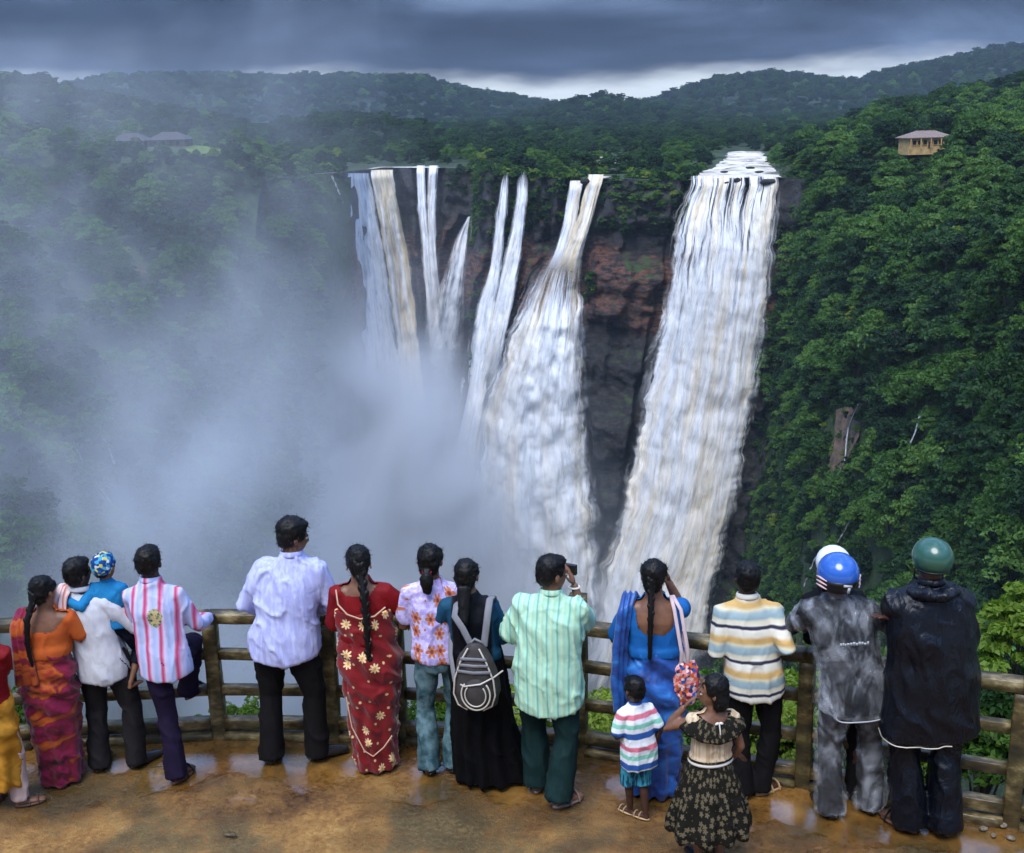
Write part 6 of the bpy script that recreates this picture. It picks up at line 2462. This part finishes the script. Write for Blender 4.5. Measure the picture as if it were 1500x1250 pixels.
# --- man in banded shirt
p = P('person in a cream shirt with ochre, grey-blue and black horizontal bands', (1100, 1164), (1093, 820), yaw=0, dy=.06, feet={-1: (-.06, .0, 2), 1: (.09, .02, -58)}, hands={-1: rail(-.16), 1: rail(.16)}, poles={-1: (-.25, -.4, -.9), 1: (.25, -.4, -.9)}, build=1.0)
F = p.F
add('body', body_mesh(F, SBACK), p.root)
shirt(F, MATS['banded_shirt'], p.root, p.z(1090, 1027), .95, 1.06, .011, 51, True, hemdrop=.03)
trousers(F, MATS['black_trouser'], p.root, 1.08, seed=52)
shoes(F, MATS['sandal_tan'], p.root, 'sandal')
hair(F, HB, p.root, 'short', 53, 1.03)


def helmet(p, material, low, full=False, name='helmet', lab=None, k=1.0):
    """open-face or full helmet shell round the head"""
    F = p.F
    mb = MB()
    v, f = ell_vf((0, -.008, .112), (.122 * k, .140 * k, .122 * k), 22, 14)
    z0 = -.02 if full else .045
    v[:, 2] = np.maximum(v[:, 2], z0 + .35 * np.clip(v[:, 1] - .02, 0, 1) * (1.0 if not full else .3))
    mb.add(F.headp(v), f)
    o = add(name, mesh_np(name, np.concatenate(mb.v) * F.s, mb.f, material), p.root)
    if lab:
        o['label'] = lab
    a = np.linspace(0, 2 * PI, 36)
    rz = np.sqrt(np.clip(1 - ((z0 + .004 - .112) / (.122 * k)) ** 2, .05, 1))
    ring = np.stack([.122 * k * rz * np.cos(a), -.008 + .140 * k * rz * np.sin(a), z0 + .004 + .35 * np.clip(.14 * rz * np.sin(a) - .03, 0, 1)], -1)
    v, f = tube_vf(F.headp(ring), .006, 6)
    add('rim', mesh_np('rim', v * F.s, f, MATS['helmet_black']), o)
    for sd in (-1, 1):
        v, f = tube_vf(F.headp(np.array([(sd * .09, .01, .05), (sd * .082, .02, -.01), (sd * .03, .05, -.035)])), .006, 5)
        add('strap', mesh_np('strap', v * F.s, f, MATS['helmet_black']), o)
    return o


def hem_ring(o, F, r, material, a0=0.0, a1=2 * PI):
    """piping sewn along the lowest edge of a coat"""
    me = o.data
    v = np.empty(len(me.vertices) * 3, np.float32)
    me.vertices.foreach_get('co', v)
    v = v.reshape(-1, 3).astype(float)
    lowz = v[v[:, 2] < v[:, 2].min() + .10 * F.s]
    c = lowz[:, :2].mean(0)
    th = np.arctan2(lowz[:, 1] - c[1], lowz[:, 0] - c[0]) % (2 * PI)
    n = 48
    pts = []
    for a in np.linspace(a0, a1, n):
        d = np.abs((th - a + PI) % (2 * PI) - PI) < .14
        q = lowz[d]
        q = q[q[:, 2] < q[:, 2].min() + .022 * F.s]
        rr_ = np.linalg.norm(q[:, :2] - c, axis=1).max() + .001
        pts.append((c[0] + rr_ * math.cos(a), c[1] + rr_ * math.sin(a), q[:, 2].min() + .012 * F.s))
    pts = np.array(pts)
    k = np.ones(5) / 5
    pts = np.stack([np.convolve(np.pad(pts[:, i], 2, mode='edge'), k, 'valid') for i in range(3)], -1)
    v, f = tube_vf(pts, r, 6)
    return add('hem', mesh_np('hem', v, f, material), o)


# --- rider in the clear raincoat, blue helmet
p = P('person in a clear plastic raincoat and trousers wearing a blue and black helmet', (1243, 1190), (1223, 810), yaw=4, extra=.035, feet={-1: (-.13, 0, 8), 1: (.14, .02, -8)}, hands={-1: (-.12, .30, 1.28), 1: rail(.22)}, poles={-1: (-1, -.2, -.5), 1: (1, -.7, -.2)}, build=1.05)
F = p.F
add('body', body_mesh(F, SBACK), p.root)
shirt(F, MATS['dark_top'], p.root, .74, .9, 1.0, .006, 55, True, 'jacket')
co = shirt(F, MATS['clear_plastic'], p.root, p.z(1240, 1050), 1.0, 1.16, .014, 56, True, 'raincoat', hemdrop=.02, diag=2, wide=1.03)
zh = p.z(1240, 1050)
hem_ring(co, F, .0042, MATS['plastic_hem'])
# unreadable pale line of print across the back of the jacket under the plastic
ln = MB()
rl = np.random.default_rng(2)
xx_ = -.10
yb = F.sp(1.2)[1] - .160
while xx_ < .07:
    w_ = rl.uniform(.008, .018)
    ln.box((F.sp(1.2)[0] + xx_ + w_ / 2, yb - .022, 1.235 + rl.uniform(-.003, .003)), (w_, .004, rl.uniform(.014, .024)))
    xx_ += w_ + .004
add('print', mesh_np('print', np.concatenate(ln.v) * F.s, ln.f, MATS['plastic_hem']), co)
trousers(F, MATS['grey_trouser'], p.root, 1.1, seed=57)
trousers(F, MATS['clear_plastic'], p.root, 1.30, seed=58, thigh=1.16, amp=.014, name='rain_trousers')
shoes(F, MATS['shoe_black'], p.root)
hm = helmet(p, MATS['helmet_blue'], 0, True)
v, f = ell_vf((0, -.008, .112), (.1245, .1425, .1245), 22, 16)
v[:, 2] = np.clip(v[:, 2], -.024, .098)
add('lower_shell', mesh_np('lower_shell', F.headp(v) * F.s, f, MATS['helmet_black']), hm)
# pale T-shaped mark on the back and flashes at the sides
mk = MB()
for c_, s_ in (((-.002, -.1495, .080), (.050, .008, .014)), ((.008, -.1480, .056), (.015, .010, .036))):
    v, f = box_vf(*c_, *s_)
    mk.add(F.headp(v @ rotm(0, 0, 8).T), f)
add('mark', mesh_np('mark', np.concatenate(mk.v) * F.s, mk.f, MATS['plastic_hem']), hm)
for sd in (-1, 1):
    for zf in (.095, .070, .045):
        v, f = tube_vf(F.headp(np.array([(sd * .098, -.092, zf), (sd * .120, -.045, zf + .006), (sd * .1265, .0, zf + .002)])), [.003, .007, .003], 6)
        add('flash', mesh_np('flash', v * F.s, f, MATS['decal_pink']), hm)

# --- rider hidden in front of him, white helmet
p = P('person mostly hidden in front of the clear raincoat, only a white helmet showing', (1232, 1166), (1217, 796), yaw=0, extra=.035, hands={-1: (-.05, .24, 1.0), 1: (.05, .24, 1.0)}, build=.82, feet={-1: (-.08, 0, 5), 1: (.08, 0, -5)})
F = p.F
add('body', body_mesh(F, SBACK), p.root)
shirt(F, MATS['dark_top'], p.root, .72, .95, 1.0, .008, 59, True, 'jacket')
trousers(F, MATS['black_trouser'], p.root, 1.0, seed=60, thigh=.95)
shoes(F, MATS['shoe_black'], p.root)
helmet(p, MATS['helmet_white'], 0, False, k=.86)

# --- rider in navy raincoat, green helmet
p = P('person in a long navy raincoat and sandals wearing a dark green helmet', (1350, 1208), (1365, 785), yaw=6, extra=.030, feet={-1: (-.10, -.02, 30), 1: (.09, -.07, 4)}, hands={-1: (.10, .24, 1.20), 1: (-.20, .06, 1.23)}, poles={-1: (-1, .2, -.7), 1: (1, .2, -.7)}, build=1.08, head=(4, 0, 0))
F = p.F
add('body', body_mesh(F, SBACK), p.root)
zh = p.z(1370, 1085)
co = shirt(F, MATS['navy_raincoat'], p.root, zh, 1.0, 1.24, .013, 62, True, 'raincoat', hemdrop=.0, diag=1.5, wide=1.06, voxel=.0125)
# hood lying folded on the shoulders
mb = MB()
ch = F.sp(1.42)
aa_ = np.linspace(R_(185), R_(355), 15)
mb.add(*tube_vf(np.stack([ch[0] + .120 * np.cos(aa_), ch[1] - .015 + .105 * np.sin(aa_), 1.440 + .012 * np.sin(aa_ * 5)], -1), [(.022 + .016 * math.sin(t_ * PI), .020 + .012 * math.sin(t_ * PI)) for t_ in np.linspace(0, 1, 15)], 10))
garment('hood', F, mb, MATS['navy_raincoat'], co, .010, 4, .010, 63, (14, 14, 8))
hem_ring(co, F, .0035, MATS['piping_cream'], R_(165), R_(285))
trousers(F, MATS['navy_raincoat'], p.root, 1.25, seed=64, thigh=1.12, amp=.012)
shoes(F, MATS['sandal_brown'], p.root, 'sandal', MATS['shoe_black'])
helmet(p, MATS['helmet_green'], 0, False, k=.84)

# ------------------------------------------------------------------ small litter on the platform
pr = np.random.default_rng(9)
mat('pebble_stone', lambda nt, b: nt.put(b.inputs['Base Color'], nt.ramp(nt.noise(nt.obj(), 60, 4), [(.35, (.07, .05, .03)), (.65, (.22, .18, .13))])), rough=.7)
for i, (px, py) in enumerate([(1440, 1216), (1455, 1226), (1480, 1230), (1470, 1211)]):
    g_ = gnd(px, py)
    v, f = ell_vf((0, 0, 0), (.022, .016, .011), 9, 6)
    v = v * (1 + .3 * fbm(v * 40 + i, 2, i))[:, None] * pr.uniform(.7, 1.5)
    tag(add('pebble', mesh_np('pebble', v, f, MATS['pebble_stone']), loc=(g_[0], g_[1], .010), rz=i * 1.3), 'small pale stone chip lying on the wet ground', 'pebble', 'stone chips on the wet ground')
g_ = gnd(336, 1226)
lv = np.array([(-.05, 0, .004), (-.02, .022, .012), (.02, .024, .014), (.055, .002, .004), (.02, -.012, .010), (-.02, -.014, .009)])
lv = np.concatenate([lv, lv - (0, 0, .002)])
mat('dead_leaf', color=(.09, .06, .025), rough=.6)
tag(add('fallen_leaf', mesh_np('fallen_leaf', lv, [tuple(range(6)), tuple(range(11, 5, -1))] + [(i, i + 6, (i + 1) % 6 + 6, (i + 1) % 6) for i in range(6)], MATS['dead_leaf']), loc=(g_[0], g_[1], .008), rz=-.3), 'curled brown leaf lying on the wet ground', 'leaf')

bpy.data.scenes.remove(TMP)
